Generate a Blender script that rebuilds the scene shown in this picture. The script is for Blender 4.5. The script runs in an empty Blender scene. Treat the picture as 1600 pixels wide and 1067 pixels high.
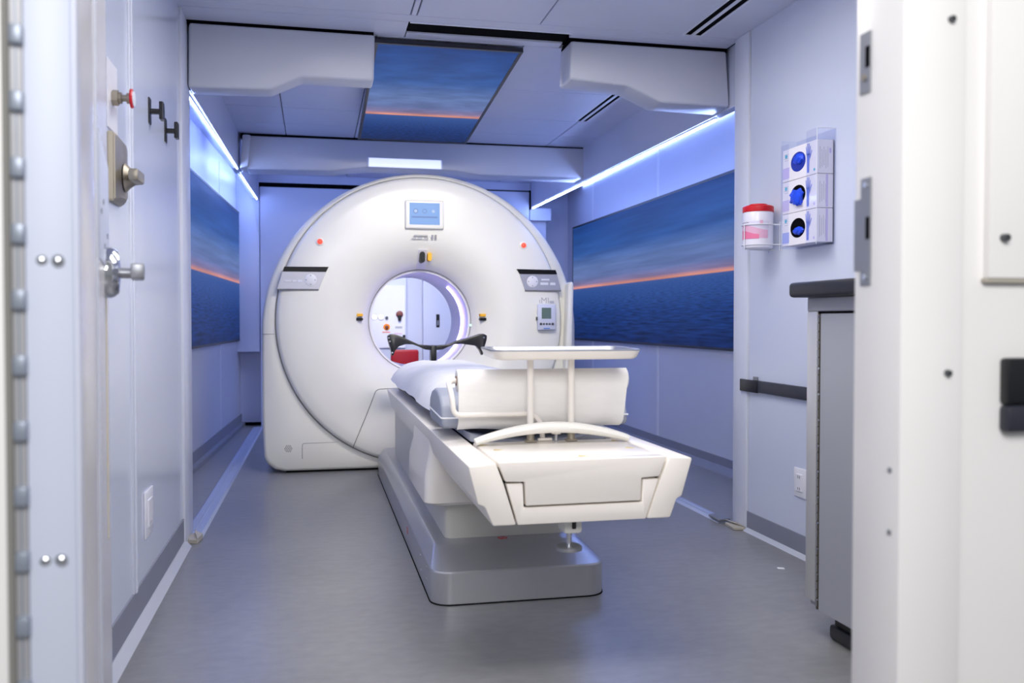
import bpy, bmesh, math, random
from mathutils import Vector, Matrix
random.seed(7)
PI = math.pi
S = bpy.context.scene
COL = S.collection

# ------------------------------------------------------------------ camera
cam_d = bpy.data.cameras.new('camera'); cam = bpy.data.objects.new('camera', cam_d); COL.objects.link(cam)
psi, pit = math.radians(12.4), math.radians(-1.35)
Fv = Vector((math.sin(psi)*math.cos(pit), math.cos(psi)*math.cos(pit), math.sin(pit)))
Rv = Vector((math.cos(psi), -math.sin(psi), 0)); Uv = Rv.cross(Fv)
cam.matrix_world = Matrix(((Rv.x, Uv.x, -Fv.x, 0), (Rv.y, Uv.y, -Fv.y, 0), (Rv.z, Uv.z, -Fv.z, 1.05), (0, 0, 0, 1)))
cam_d.sensor_width = 36.0; cam_d.lens = 31.5; cam_d.clip_start = 0.05
cam_d.dof.use_dof = True; cam_d.dof.focus_distance = 4.2; cam_d.dof.aperture_fstop = 3.0
S.camera = cam
# ------------------------------------------------------------------ world, lights, exposure
S.view_settings.view_transform = 'Standard'; S.view_settings.look = 'None'
S.view_settings.exposure = 0.0; S.view_settings.gamma = 1.0; S.view_settings.use_curve_mapping = False
S.cycles.use_denoising = True; S.cycles.max_bounces = 10; S.cycles.diffuse_bounces = 6; S.cycles.sample_clamp_indirect = 6.0
W = bpy.data.worlds.new('world'); S.world = W; W.use_nodes = True
W.node_tree.nodes['Background'].inputs[0].default_value = (0.93, 0.95, 1.0, 1); W.node_tree.nodes['Background'].inputs[1].default_value = 0.3

def area(name, loc, target, sx, sy, power, color):
    l = bpy.data.lights.new(name, 'AREA'); l.shape = 'RECTANGLE'; l.size = sx; l.size_y = sy; l.energy = power; l.color = color
    o = bpy.data.objects.new(name, l); COL.objects.link(o); o.location = loc
    o.rotation_euler = (Vector(target)-Vector(loc)).to_track_quat('-Z', 'Y').to_euler(); return o
area('room_light_near', (0.75, 2.1, 2.44), (0.75, 2.1, 0), 1.3, 0.6, 18, (1.0, 0.97, 0.93))
area('room_light_middle', (0.75, 3.35, 2.44), (0.75, 3.35, 0), 1.3, 0.6, 18, (1.0, 0.97, 0.93))
area('corridor_light', (0.0, -0.8, 2.3), (0.85, 1.3, 1.1), 1.5, 1.0, 66, (1.0, 0.99, 0.98))
rl_ = area('rear_room_light', (0.75, 7.6, 2.1), (0.78, 9.1, 0.95), 0.5, 0.4, 7, (1.0, 0.98, 0.96)); rl_.data.spread = math.radians(80)
gl_ = area('scanner_fill_light', (0.80, 4.44, 2.37), (0.75, 6.3, 1.05), 0.75, 0.14, 9.5, (1.0, 0.935, 0.83)); gl_.data.spread = math.radians(90)  # added fill for the scanner front; no lamp hangs there
LED_POWER = 62.0
SCREEN_GAIN = 1.0

# ------------------------------------------------------------------ materials
def lin(c):
    return tuple(((v/255)/12.92 if v/255 <= 0.04045 else ((v/255+0.055)/1.055)**2.4) for v in c)
MATS = {}
def mat(name, rgb, rough=0.5, metal=0.0, coat=0.0, var=0.0, scale=(6, 6, 6), bump=0.0, spec=0.5, aniso=None):
    if name in MATS: return MATS[name]
    m = bpy.data.materials.new(name); m.use_nodes = True; nt = m.node_tree; b = nt.nodes['Principled BSDF']
    c = lin(rgb)
    b.inputs['Base Color'].default_value = (*c, 1); b.inputs['Roughness'].default_value = rough
    b.inputs['Metallic'].default_value = metal; b.inputs['Coat Weight'].default_value = coat; b.inputs['Coat Roughness'].default_value = 0.12
    b.inputs['Specular IOR Level'].default_value = spec
    tc = nt.nodes.new('ShaderNodeTexCoord'); mp = nt.nodes.new('ShaderNodeMapping'); mp.inputs['Scale'].default_value = scale
    nt.links.new(tc.outputs['Object'], mp.inputs['Vector'])
    nz = nt.nodes.new('ShaderNodeTexNoise'); nz.inputs['Scale'].default_value = 1.0; nz.inputs['Detail'].default_value = 5.0
    nt.links.new(mp.outputs['Vector'], nz.inputs['Vector'])
    rp = nt.nodes.new('ShaderNodeValToRGB'); v = var if var else 0.02
    rp.color_ramp.elements[0].position = 0.3; rp.color_ramp.elements[1].position = 0.7
    rp.color_ramp.elements[0].color = (*[x*(1-v) for x in c], 1); rp.color_ramp.elements[1].color = (*[min(1, x*(1+v)) for x in c], 1)
    nt.links.new(nz.outputs['Fac'], rp.inputs['Fac']); nt.links.new(rp.outputs['Color'], b.inputs['Base Color'])
    if bump:
        bp = nt.nodes.new('ShaderNodeBump'); bp.inputs['Strength'].default_value = bump; bp.inputs['Distance'].default_value = 0.003
        nt.links.new(nz.outputs['Fac'], bp.inputs['Height']); nt.links.new(bp.outputs['Normal'], b.inputs['Normal'])
    MATS[name] = m; return m
def emit(name, rgb, strength, base=(230, 230, 240)):
    m = bpy.data.materials.new(name); m.use_nodes = True; b = m.node_tree.nodes['Principled BSDF']
    b.inputs['Base Color'].default_value = (*lin(base), 1)
    b.inputs['Emission Color'].default_value = (*lin(rgb), 1); b.inputs['Emission Strength'].default_value = strength
    MATS[name] = m; return m
def clear(name, tint=(235, 240, 250), amount=0.12):
    m = bpy.data.materials.new(name); m.use_nodes = True; nt = m.node_tree; nt.nodes.clear()
    out = nt.nodes.new('ShaderNodeOutputMaterial'); mx = nt.nodes.new('ShaderNodeMixShader')
    tr = nt.nodes.new('ShaderNodeBsdfTransparent'); tr.inputs[0].default_value = (*lin(tint), 1)
    gl = nt.nodes.new('ShaderNodeBsdfGlossy'); gl.inputs['Roughness'].default_value = 0.06
    fr = nt.nodes.new('ShaderNodeLayerWeight'); fr.inputs['Blend'].default_value = 0.25
    ad = nt.nodes.new('ShaderNodeMath'); ad.operation = 'MULTIPLY'; ad.inputs[1].default_value = 0.14
    nt.links.new(fr.outputs['Facing'], ad.inputs[0]); nt.links.new(ad.outputs[0], mx.inputs[0])
    nt.links.new(tr.outputs[0], mx.inputs[1]); nt.links.new(gl.outputs[0], mx.inputs[2]); nt.links.new(mx.outputs[0], out.inputs[0])
    MATS[name] = m; return m

WALL = mat('wall_laminate', (208, 215, 234), 0.22, coat=0.25, var=0.015, scale=(2, 2, 1))
ALC = mat('alcove_laminate', (206, 211, 230), 0.35, var=0.015, scale=(2, 2, 1))
CEIL = mat('ceiling_laminate', (206, 211, 230), 0.4, var=0.02, scale=(3, 3, 3))
TRIMW = mat('white_trim', (222, 226, 240), 0.3)
FRAMEW = mat('white_door_frame', (240, 238, 237), 0.35, var=0.01)
DOORM = mat('door_laminate', (200, 206, 224), 0.45, coat=0.0, var=0.02, scale=(2, 2, 2))
PELM = mat('bulkhead_laminate', (204, 207, 218), 0.35, var=0.015, scale=(4, 4, 4))
SKIRT = mat('grey_skirting', (133, 137, 152), 0.45, var=0.03)
SKIRTE = mat('pale_skirting_edge', (190, 194, 206), 0.4)
THRESH = mat('threshold_metal', (178, 188, 214), 0.35, metal=0.3)
GANT = mat('scanner_white', (238, 237, 231), 0.33, coat=0.15, var=0.008)
GANT2 = mat('scanner_housing_white', (228, 227, 221), 0.35, coat=0.1, var=0.008)
BORE = mat('bore_white', (232, 230, 240), 0.4)
TABLEW = mat('table_white', (242, 236, 228), 0.3, coat=0.2, var=0.008)
PLINTH = mat('plinth_ivory', (212, 210, 200), 0.4, var=0.01)
PAPER = mat('white_paper', (242, 242, 246), 0.85, var=0.02, scale=(14, 14, 14), bump=0.5, spec=0.2)
PAPERR = mat('paper_roll_white', (245, 243, 240), 0.85, var=0.015, scale=(16, 40, 40), bump=0.35, spec=0.2)
VINYL = mat('grey_vinyl', (158, 163, 178), 0.45, var=0.03)
PIPING = mat('white_piping', (240, 240, 242), 0.5)
STEEL = mat('brushed_steel', (172, 174, 180), 0.42, metal=0.9, var=0.04, scale=(2, 2, 60))
SILVER = mat('silver_paint', (186, 187, 192), 0.34, metal=0.6, var=0.015, scale=(30, 30, 30))
CHROME = mat('chrome', (215, 218, 224), 0.12, metal=1.0)
PEWTER = mat('satin_nickel', (164, 156, 142), 0.42, metal=0.7)
DARKST = mat('dark_steel', (96, 98, 102), 0.4, metal=0.8)
BLACK = mat('black_plastic', (20, 21, 26), 0.35)
BLACKG = mat('black_gloss', (12, 13, 18), 0.35, spec=0.25)
CARB = mat('black_carbon', (20, 20, 25), 0.35, coat=0.15, var=0.1, scale=(60, 60, 60))
GAP = mat('dark_gap', (8, 8, 12), 0.9, spec=0.05)
SEAM = mat('seam_grey', (120, 120, 122), 0.6)
SILPANEL = mat('control_panel_silver', (196, 196, 206), 0.35, metal=0.2)
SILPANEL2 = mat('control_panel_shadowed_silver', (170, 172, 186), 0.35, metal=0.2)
KEYW = mat('key_white', (226, 227, 236), 0.4)
REDB = emit('lit_red_button', (255, 84, 60), 0.75, (240, 80, 60))
RED = mat('red_plastic', (205, 22, 34), 0.35)
REDBAG = mat('red_vinyl', (168, 8, 24), 0.45, var=0.05)
YEL = mat('yellow_label', (236, 176, 20), 0.5)
ORANGE = mat('orange_plastic', (244, 140, 20), 0.4)
BROWN = mat('rust_brown', (120, 60, 46), 0.5)
LCD = mat('lcd_green', (100, 120, 112), 0.25)
PALEBL = mat('pale_blue_plastic', (208, 212, 232), 0.4)
BLUETXT = mat('blue_print', (70, 130, 210), 0.5)
GREYTXT = mat('grey_print', (176, 176, 178), 0.6)
GREYTXT2 = mat('dark_grey_print', (140, 140, 144), 0.6)
GLOVE = mat('blue_nitrile', (24, 74, 224), 0.45, var=0.12, scale=(40, 40, 40))
GLOVED = mat('dark_blue_nitrile', (16, 44, 160), 0.5)
CARD = mat('carton_white', (238, 234, 240), 0.5)
HANDP = mat('printed_hand_blue', (112, 132, 224), 0.5)
LAVP = mat('printed_lavender', (206, 194, 232), 0.5)
TEALP = mat('printed_teal', (86, 184, 212), 0.5)
PINKP = mat('printed_pink', (232, 120, 160), 0.5)
PINKL = mat('printed_light_pink', (226, 176, 204), 0.5)
CANW = mat('canister_white', (232, 230, 242), 0.3, coat=0.3)
WIRE = mat('white_wire', (232, 234, 240), 0.35)
CABG = mat('cabinet_grey_laminate', (160, 163, 172), 0.35, var=0.02, scale=(2, 2, 1))
CABT = mat('cabinet_grey_band', (150, 152, 162), 0.4)
CABA = mat('cabinet_aluminium_edge', (206, 206, 208), 0.35, metal=0.4)
HNG = mat('hinge_bronze', (96, 88, 74), 0.4, metal=0.6)
BLKTOP = mat('black_worktop', (20, 20, 24), 0.45, var=0.15, scale=(50, 50, 50))
RAILM = mat('dark_rail', (40, 42, 54), 0.45)
OUTW = mat('outlet_white', (232, 232, 240), 0.3)
CHIP = mat('broken_trim_and_shade_beige', (176, 170, 158), 0.7, var=0.1)
RESID = mat('adhesive_residue_tan', (214, 196, 148), 0.7, var=0.1)
STAIN = mat('yellow_stain', (222, 208, 160), 0.4, var=0.06, scale=(10, 10, 4))
HINGEG = mat('hinge_grey', (150, 158, 172), 0.4, metal=0.4)
STRIKE = mat('strike_grey', (150, 152, 158), 0.4, metal=0.6)
LEDM = emit('led_blue', (156, 181, 255), LED_POWER)
RINGL = emit('bore_ring_light', (158, 140, 255), 14.0)
GREENL = emit('green_marker', (90, 220, 150), 0.7)
BEAM_REFL = emit('beam_reflection_glow', (206, 218, 255), 0.95)
DISPB = emit('display_blue', (130, 178, 246), 0.85, (20, 20, 30))
DISPD = emit('display_icon_blue', (104, 142, 214), 0.8, (20, 20, 30))
DISPL = emit('display_icon_pale', (182, 206, 246), 0.9, (20, 20, 30))
CLAMP = emit('ceiling_lamp_diffuser', (255, 250, 246), 2.0)
ACRY = clear('clear_acrylic', (250, 251, 255))

def floor_mat():
    m = bpy.data.materials.new('vinyl_floor'); m.use_nodes = True; nt = m.node_tree; b = nt.nodes['Principled BSDF']
    tc = nt.nodes.new('ShaderNodeTexCoord')
    def noise(scale, sc, det):
        mp = nt.nodes.new('ShaderNodeMapping'); mp.inputs['Scale'].default_value = sc
        n = nt.nodes.new('ShaderNodeTexNoise'); n.inputs['Scale'].default_value = scale; n.inputs['Detail'].default_value = det
        nt.links.new(tc.outputs['Object'], mp.inputs['Vector']); nt.links.new(mp.outputs['Vector'], n.inputs['Vector']); return n
    a = noise(2.2, (1, 1, 1), 6); c = noise(16, (1, 1.7, 1), 9)
    mx = nt.nodes.new('ShaderNodeMix'); mx.data_type = 'FLOAT'; mx.inputs[0].default_value = 0.55
    nt.links.new(a.outputs['Fac'], mx.inputs[2]); nt.links.new(c.outputs['Fac'], mx.inputs[3])
    rp = nt.nodes.new('ShaderNodeValToRGB'); e = rp.color_ramp.elements
    e[0].position = 0.32; e[1].position = 0.7
    e[0].color = (*lin((122, 122, 124)), 1); e[1].color = (*lin((139, 139, 141)), 1)
    nt.links.new(mx.outputs[0], rp.inputs['Fac']); nt.links.new(rp.outputs['Color'], b.inputs['Base Color'])
    b.inputs['Roughness'].default_value = 0.3
    bp = nt.nodes.new('ShaderNodeBump'); bp.inputs['Strength'].default_value = 0.08; bp.inputs['Distance'].default_value = 0.002
    nt.links.new(c.outputs['Fac'], bp.inputs['Height']); nt.links.new(bp.outputs['Normal'], b.inputs['Normal'])
    return m
FLOOR = floor_mat()

def sunset_mat(name, hz):
    """A lit picture panel: dusk sky over the sea; u across, v up, horizon at v = hz."""
    m = bpy.data.materials.new(name); m.use_nodes = True; nt = m.node_tree; N = nt.nodes; L = nt.links
    b = N['Principled BSDF']; uv = N.new('ShaderNodeUVMap'); sp = N.new('ShaderNodeSeparateXYZ'); L.new(uv.outputs[0], sp.inputs[0])
    def ramp(stops):
        r = N.new('ShaderNodeValToRGB'); el = r.color_ramp.elements
        while len(el) > 1: el.remove(el[-1])
        el[0].position = stops[0][0]; el[0].color = (*lin(stops[0][1]), 1)
        for p, c in stops[1:]:
            q = el.new(p); q.color = (*lin(c), 1)
        return r
    sky = 1-hz
    base = ramp([(0, (12, 34, 84)), (hz*0.5, (20, 52, 112)), (hz*0.93, (44, 78, 142)), (hz-0.002, (60, 84, 142)),
                 (hz+0.002, (240, 158, 120)), (hz+sky*0.016, (222, 148, 132)), (hz+sky*0.055, (136, 122, 160)), (hz+sky*0.15, (102, 120, 172)),
                 (hz+sky*0.32, (98, 124, 178)), (hz+sky*0.55, (48, 90, 160)), (1.0, (24, 66, 136))])
    L.new(sp.outputs['Y'], base.inputs['Fac'])
    # clouds: stretched noise, only in the sky
    mp = N.new('ShaderNodeMapping'); mp.inputs['Scale'].default_value = (3.2, 17, 1); L.new(uv.outputs[0], mp.inputs['Vector'])
    nz = N.new('ShaderNodeTexNoise'); nz.inputs['Scale'].default_value = 1.0; nz.inputs['Detail'].default_value = 6; L.new(mp.outputs[0], nz.inputs['Vector'])
    cr = ramp([(0.36, (117, 117, 117)), (0.70, (142, 142, 142))]); L.new(nz.outputs['Fac'], cr.inputs['Fac'])
    # waves: noise squeezed towards the horizon
    dv = N.new('ShaderNodeMath'); dv.operation = 'SUBTRACT'; dv.inputs[0].default_value = hz+0.03; L.new(sp.outputs['Y'], dv.inputs[1])
    inv = N.new('ShaderNodeMath'); inv.operation = 'DIVIDE'; inv.inputs[0].default_value = 1.0; L.new(dv.outputs[0], inv.inputs[1])
    cu = N.new('ShaderNodeMath'); cu.operation = 'SUBTRACT'; cu.inputs[1].default_value = 0.5; L.new(sp.outputs['X'], cu.inputs[0])
    um = N.new('ShaderNodeMath'); um.operation = 'MULTIPLY'; L.new(cu.outputs[0], um.inputs[0]); L.new(inv.outputs[0], um.inputs[1])
    cb = N.new('ShaderNodeCombineXYZ'); L.new(um.outputs[0], cb.inputs[0]); L.new(inv.outputs[0], cb.inputs[1])
    mp2 = N.new('ShaderNodeMapping'); mp2.inputs['Scale'].default_value = (5.5, 8.0, 1); L.new(cb.outputs[0], mp2.inputs['Vector'])
    wz = N.new('ShaderNodeTexNoise'); wz.inputs['Scale'].default_value = 1.0; wz.inputs['Detail'].default_value = 5; L.new(mp2.outputs[0], wz.inputs['Vector'])
    wr = ramp([(0.32, (92, 92, 92)), (0.70, (172, 172, 172))]); L.new(wz.outputs['Fac'], wr.inputs['Fac'])
    gt = N.new('ShaderNodeMath'); gt.operation = 'GREATER_THAN'; gt.inputs[1].default_value = hz; L.new(sp.outputs['Y'], gt.inputs[0])
    mx = N.new('ShaderNodeMix'); mx.data_type = 'RGBA'; L.new(gt.outputs[0], mx.inputs[0]); L.new(wr.outputs[0], mx.inputs[6]); L.new(cr.outputs[0], mx.inputs[7])
    ml = N.new('ShaderNodeMix'); ml.data_type = 'RGBA'; ml.blend_type = 'MULTIPLY'; ml.inputs[0].default_value = 1.0
    L.new(base.outputs[0], ml.inputs[6]); L.new(mx.outputs[2], ml.inputs[7])
    b.inputs['Base Color'].default_value = (0.01, 0.01, 0.02, 1); b.inputs['Roughness'].default_value = 0.5; b.inputs['Specular IOR Level'].default_value = 0.1
    L.new(ml.outputs[2], b.inputs['Emission Color']); b.inputs['Emission Strength'].default_value = SCREEN_GAIN*3.9
    return m

# ------------------------------------------------------------------ mesh helpers
def merge(bm, t):
    me = bpy.data.meshes.new('t'); t.to_mesh(me); t.free(); bm.from_mesh(me); bpy.data.meshes.remove(me)
def box(bm, x0, x1, y0, y1, z0, z1, bev=0.0, seg=2, M=None):
    t = bmesh.new(); bmesh.ops.create_cube(t, size=1)
    bmesh.ops.scale(t, vec=(x1-x0, y1-y0, z1-z0), verts=t.verts); bmesh.ops.translate(t, vec=((x0+x1)/2, (y0+y1)/2, (z0+z1)/2), verts=t.verts)
    if bev: bmesh.ops.bevel(t, geom=list(t.edges), offset=bev, segments=seg, affect='EDGES', profile=0.5)
    if M is not None: bmesh.ops.transform(t, matrix=M, verts=t.verts)
    merge(bm, t); return bm
def prism(bm, pts, vec, bev=0.0, seg=2):
    t = bmesh.new(); vs = [t.verts.new(p) for p in pts]; f = t.faces.new(vs)
    r = bmesh.ops.extrude_face_region(t, geom=[f]); bmesh.ops.translate(t, vec=vec, verts=[v for v in r['geom'] if isinstance(v, bmesh.types.BMVert)])
    bmesh.ops.recalc_face_normals(t, faces=t.faces)
    if bev: bmesh.ops.bevel(t, geom=list(t.edges), offset=bev, segments=seg, affect='EDGES', profile=0.5)
    merge(bm, t); return bm
def xz(bm, pts, y0, y1, bev=0.0, seg=2): return prism(bm, [(x, y0, z) for x, z in pts], (0, y1-y0, 0), bev, seg)
def cyl(bm, p0, p1, r0, r1=None, seg=20):
    p0, p1 = Vector(p0), Vector(p1); r1 = r0 if r1 is None else r1; d = (p1-p0)
    t = bmesh.new(); bmesh.ops.create_cone(t, cap_ends=True, segments=seg, radius1=r0, radius2=r1, depth=d.length)
    bmesh.ops.transform(t, matrix=Matrix.Translation((p0+p1)/2) @ d.to_track_quat('Z', 'Y').to_matrix().to_4x4(), verts=t.verts)
    merge(bm, t); return bm
def lathe(bm, c, axis, prof, seg=64, cap0=False, cap1=False, a0=0.0, a1=2*PI):
    """prof = [(radius, height along axis)] around point c."""
    c, ax = Vector(c), Vector(axis).normalized(); q = ax.to_track_quat('Z', 'Y'); e1, e2 = q @ Vector((1, 0, 0)), q @ Vector((0, 1, 0))
    full = abs(a1-a0-2*PI) < 1e-6; n = seg if full else seg+1; rings = []
    for r, h in prof:
        rings.append([bm.verts.new(c+ax*h+(e1*math.cos(a0+(a1-a0)*i/seg)+e2*math.sin(a0+(a1-a0)*i/seg))*r) for i in range(n)])
    for a, b in zip(rings, rings[1:]):
        for i in range(seg):
            j = (i+1) % n; bm.faces.new((a[i], a[j], b[j], b[i]))
    if cap0: bm.faces.new(rings[0][::-1])
    if cap1: bm.faces.new(rings[-1])
    return bm
def fillet(pts, r, n=5):
    pts = [Vector(p) for p in pts]; out = [pts[0]]
    for a, b, c in zip(pts, pts[1:], pts[2:]):
        k = min(r, (a-b).length*0.49, (c-b).length*0.49); p, q = b+(a-b).normalized()*k, b+(c-b).normalized()*k
        for i in range(n+1):
            t = i/n; out.append(p*(1-t)**2+b*2*t*(1-t)+q*t*t)
    out.append(pts[-1]); return out
def tube(bm, pts, r, seg=12):
    pts = [Vector(p) for p in pts]; n = len(pts); T = []
    for i in range(n):
        d = (pts[min(i+1, n-1)]-pts[max(i-1, 0)]); T.append(d.normalized())
    u = T[0].orthogonal().normalized(); rings = []
    for i in range(n):
        u = (u-T[i]*u.dot(T[i])).normalized(); w = T[i].cross(u); rr = r(i/(n-1)) if callable(r) else r
        rings.append([bm.verts.new(pts[i]+(u*math.cos(2*PI*k/seg)+w*math.sin(2*PI*k/seg))*rr) for k in range(seg)])
    for a, b in zip(rings, rings[1:]):
        for k in range(seg): bm.faces.new((a[k], a[(k+1) % seg], b[(k+1) % seg], b[k]))
    bm.faces.new(rings[0][::-1]); bm.faces.new(rings[-1]); return bm
def loft(bm, rings, cap0=True, cap1=True):
    R = [[bm.verts.new(p) for p in r] for r in rings]; n = len(R[0])
    for a, b in zip(R, R[1:]):
        for i in range(n): bm.faces.new((a[i], a[(i+1) % n], b[(i+1) % n], b[i]))
    if cap0: bm.faces.new(R[0][::-1])
    if cap1: bm.faces.new(R[-1])
    bmesh.ops.recalc_face_normals(bm, faces=bm.faces); return bm
def rrect(x0, x1, y0, y1, r, z, n=6):
    out = []
    for cx, cy, a in ((x1-r, y1-r, 0), (x0+r, y1-r, PI/2), (x0+r, y0+r, PI), (x1-r, y0+r, 3*PI/2)):
        for i in range(n+1):
            t = a+PI/2*i/n; out.append((cx+r*math.cos(t), cy+r*math.sin(t), z))
    return out
def oval_x(bm, x, cy, cz, ry, rz, th, seg=28):
    """thin flat oval facing -x"""
    t = bmesh.new(); vs = [t.verts.new((x, cy+ry*math.cos(2*PI*i/seg), cz+rz*math.sin(2*PI*i/seg))) for i in range(seg)]
    f = t.faces.new(vs); r = bmesh.ops.extrude_face_region(t, geom=[f])
    bmesh.ops.translate(t, vec=(-th, 0, 0), verts=[v for v in r['geom'] if isinstance(v, bmesh.types.BMVert)])
    bmesh.ops.recalc_face_normals(t, faces=t.faces); merge(bm, t); return bm
B = bmesh.new

OFF = {}
def obj(name, bm, m, parent=None, sharp=35, loc=None):
    """One mesh object from world-space geometry; its origin is its thing's base (or loc)."""
    off = OFF[parent] if parent is not None else Vector(loc if loc is not None else (0, 0, 0))
    bmesh.ops.remove_doubles(bm, verts=bm.verts, dist=1e-6)
    if off.length: bmesh.ops.translate(bm, vec=-off, verts=bm.verts)
    me = bpy.data.meshes.new(name); bm.to_mesh(me); bm.free()
    for p in me.polygons: p.use_smooth = True
    me.set_sharp_from_angle(angle=math.radians(sharp))
    me.materials.append(m); o = bpy.data.objects.new(name, me); COL.objects.link(o)
    if parent is not None: o.parent = parent
    else: o.location = off
    OFF[o] = off; return o
def thing(name, label, cat, loc=(0, 0, 0), group=None):
    o = bpy.data.objects.new(name, None); o.empty_display_size = 0.1; COL.objects.link(o); o.location = loc; OFF[o] = Vector(loc); return tag(o, label, cat, group)
def tag(o, label, cat=None, group=None):
    o['label'] = label
    if cat: o['category'] = cat
    if group: o['group'] = group
    return o
def struct(name, bm=None, m=None, loc=(0, 0, 0)):
    if bm is None:
        o = bpy.data.objects.new(name, None); COL.objects.link(o); o.location = loc; OFF[o] = Vector(loc)
    else: o = obj(name, bm, m)
    o['kind'] = 'structure'; return o
def text_mesh(name, s, size, M, m, parent, depth=0.0004):
    cu = bpy.data.curves.new(name, 'FONT'); cu.body = s; cu.size = size; cu.extrude = depth; cu.align_x = 'CENTER'; cu.align_y = 'CENTER'
    t = bpy.data.objects.new(name, cu); COL.objects.link(t); dg = bpy.context.evaluated_depsgraph_get(); dg.update()
    me = bpy.data.meshes.new_from_object(t.evaluated_get(dg)); bpy.data.objects.remove(t); bpy.data.curves.remove(cu)
    me.transform(M); bm = B(); bm.from_mesh(me); bpy.data.meshes.remove(me); return obj(name, bm, m, parent)
def face_front(x, y, z):   # text lying in the XZ plane, read from -y
    return Matrix.Translation((x, y, z)) @ Matrix.Rotation(PI/2, 4, 'X')
def face_left(x, y, z):    # text in the YZ plane, read from -x
    return Matrix.Translation((x, y, z)) @ Matrix.Rotation(-PI/2, 4, 'Z') @ Matrix.Rotation(PI/2, 4, 'X')

# ================================================================== SETTING
CZ = 2.48                      # ceiling height
XL, XR = -0.60, 2.11           # near side walls
YT = 9.10                      # back wall
XRA = 2.75                     # right alcove wall
def xla(y): return -0.86+0.0463*(y-6.6)   # left alcove wall, slightly askew

struct('floor', box(B(), -1.6, 3.2, -1.6, 10.4, -0.06, 0.0), FLOOR)
# ceiling slab, with panels hung below it
cl = struct('ceiling', box(B(), -1.2, 3.0, 1.25, 10.3, CZ+0.02, CZ+0.1), GAP)
def cpanel(x0, x1, y0, y1, m=CEIL, g=0.003): return obj('ceiling_panel', box(B(), x0+g, x1-g, y0+g, y1-g, CZ, CZ+0.02, 0.002, 1), m, cl)
for x0, x1 in ((XL-0.02, 0.445), (0.475, 1.07), (1.07, 1.81), (1.905, XR+0.02)):
    for y0, y1 in ((1.3, 2.75), (2.75, 4.24)): cpanel(x0, x1, y0, y1)
cpanel(0.445, 0.475, 1.3, 4.24)
cpanel(XL-0.02, XR+0.02, 4.24, 4.335)                   # band along the opening
cpanel(-0.02+XL, 0.45, 4.335, 4.58); cpanel(0.45, 1.26, 4.50, 4.58)
cpanel(1.26, 2.13, 4.335, 4.405)
ys = (4.58, 5.46, 6.24, 6.75, 7.6, 9.3)
for y0, y1 in zip(ys, ys[1:]):
    for x0, x1 in ((-0.62, -0.21), (-0.21, 0.31), (0.31, 1.07)): cpanel(x0, x1, y0, y1)
    if y1 < 5.3 or y0 > 6.2: cpanel(1.07, 1.86, y0, y1); cpanel(1.86, 2.2, y0, y1)
    else: cpanel(1.07, 1.84, y0, y1); cpanel(1.92, 2.2, y0, y1)
for x0, x1 in ((-1.1, -0.63), (2.2, XRA)):
    cpanel(x0, x1, 4.3, 9.7, ALC)

def vent(label, x0, x1, y0, y1):
    t = thing('ceiling_vent', label, 'air vent', ((x0+x1)/2, (y0+y1)/2, CZ))
    b = B()
    for a, c in ((x0-0.010, x0), (x1, x1+0.010)): box(b, a, c, y0-0.01, y1+0.01, CZ-0.0015, CZ+0.012)
    for a, c in ((y0-0.01, y0), (y1, y1+0.01)): box(b, x0, x1, a, c, CZ-0.0015, CZ+0.012)
    obj('frame', b, TRIMW, t)
    obj('slot', box(B(), x0, x1, y0, y1, CZ+0.002, CZ+0.018), GAP, t)
    xm = (x0+x1)/2
    obj('blade', box(B(), xm-0.010, xm+0.010, y0, y1, CZ-0.0015, CZ+0.003), TRIMW, t)
vent('long twin slot white ceiling vent before the right bulkhead, over the glove dispenser wall', 1.815, 1.90, 2.9, 4.23)
vent('twin slot white ceiling vent between the right bulkhead and the rear beam', 1.845, 1.915, 5.44, 6.22)
sl = thing('access_slot', 'wide open black slot in the ceiling above the overhead sunset screen', 'ceiling slot', (0.85, 4.42, CZ))
obj('lining', box(B(), 0.452, 1.258, 4.338, 4.497, CZ+0.008, CZ+0.0195), GAP, sl)
b = B(); box(b, 0.452, 1.258, 4.325, 4.336, CZ-0.006, CZ+0.008, 0.002, 1); obj('lip', b, TRIMW, sl)

def ceil_light(label, x0, x1, y0, y1):
    t = thing('ceiling_light', label, 'ceiling light', ((x0+x1)/2, (y0+y1)/2, CZ))
    b = B()
    for a, c in ((x0-0.03, x0), (x1, x1+0.03)): box(b, a, c, y0-0.03, y1+0.03, CZ-0.015, CZ, 0.003, 1)
    for a, c in ((y0-0.03, y0), (y1, y1+0.03)): box(b, x0, x1, a, c, CZ-0.015, CZ, 0.003, 1)
    obj('frame', b, TRIMW, t); obj('diffuser', box(B(), x0, x1, y0, y1, CZ-0.008, CZ-0.002), CLAMP, t)
ceil_light('white square ceiling light just inside the doorway', 0.1, 1.4, 1.8, 2.4)
ceil_light('white square ceiling light above the foot end of the table', 0.1, 1.4, 3.05, 3.65)

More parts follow.
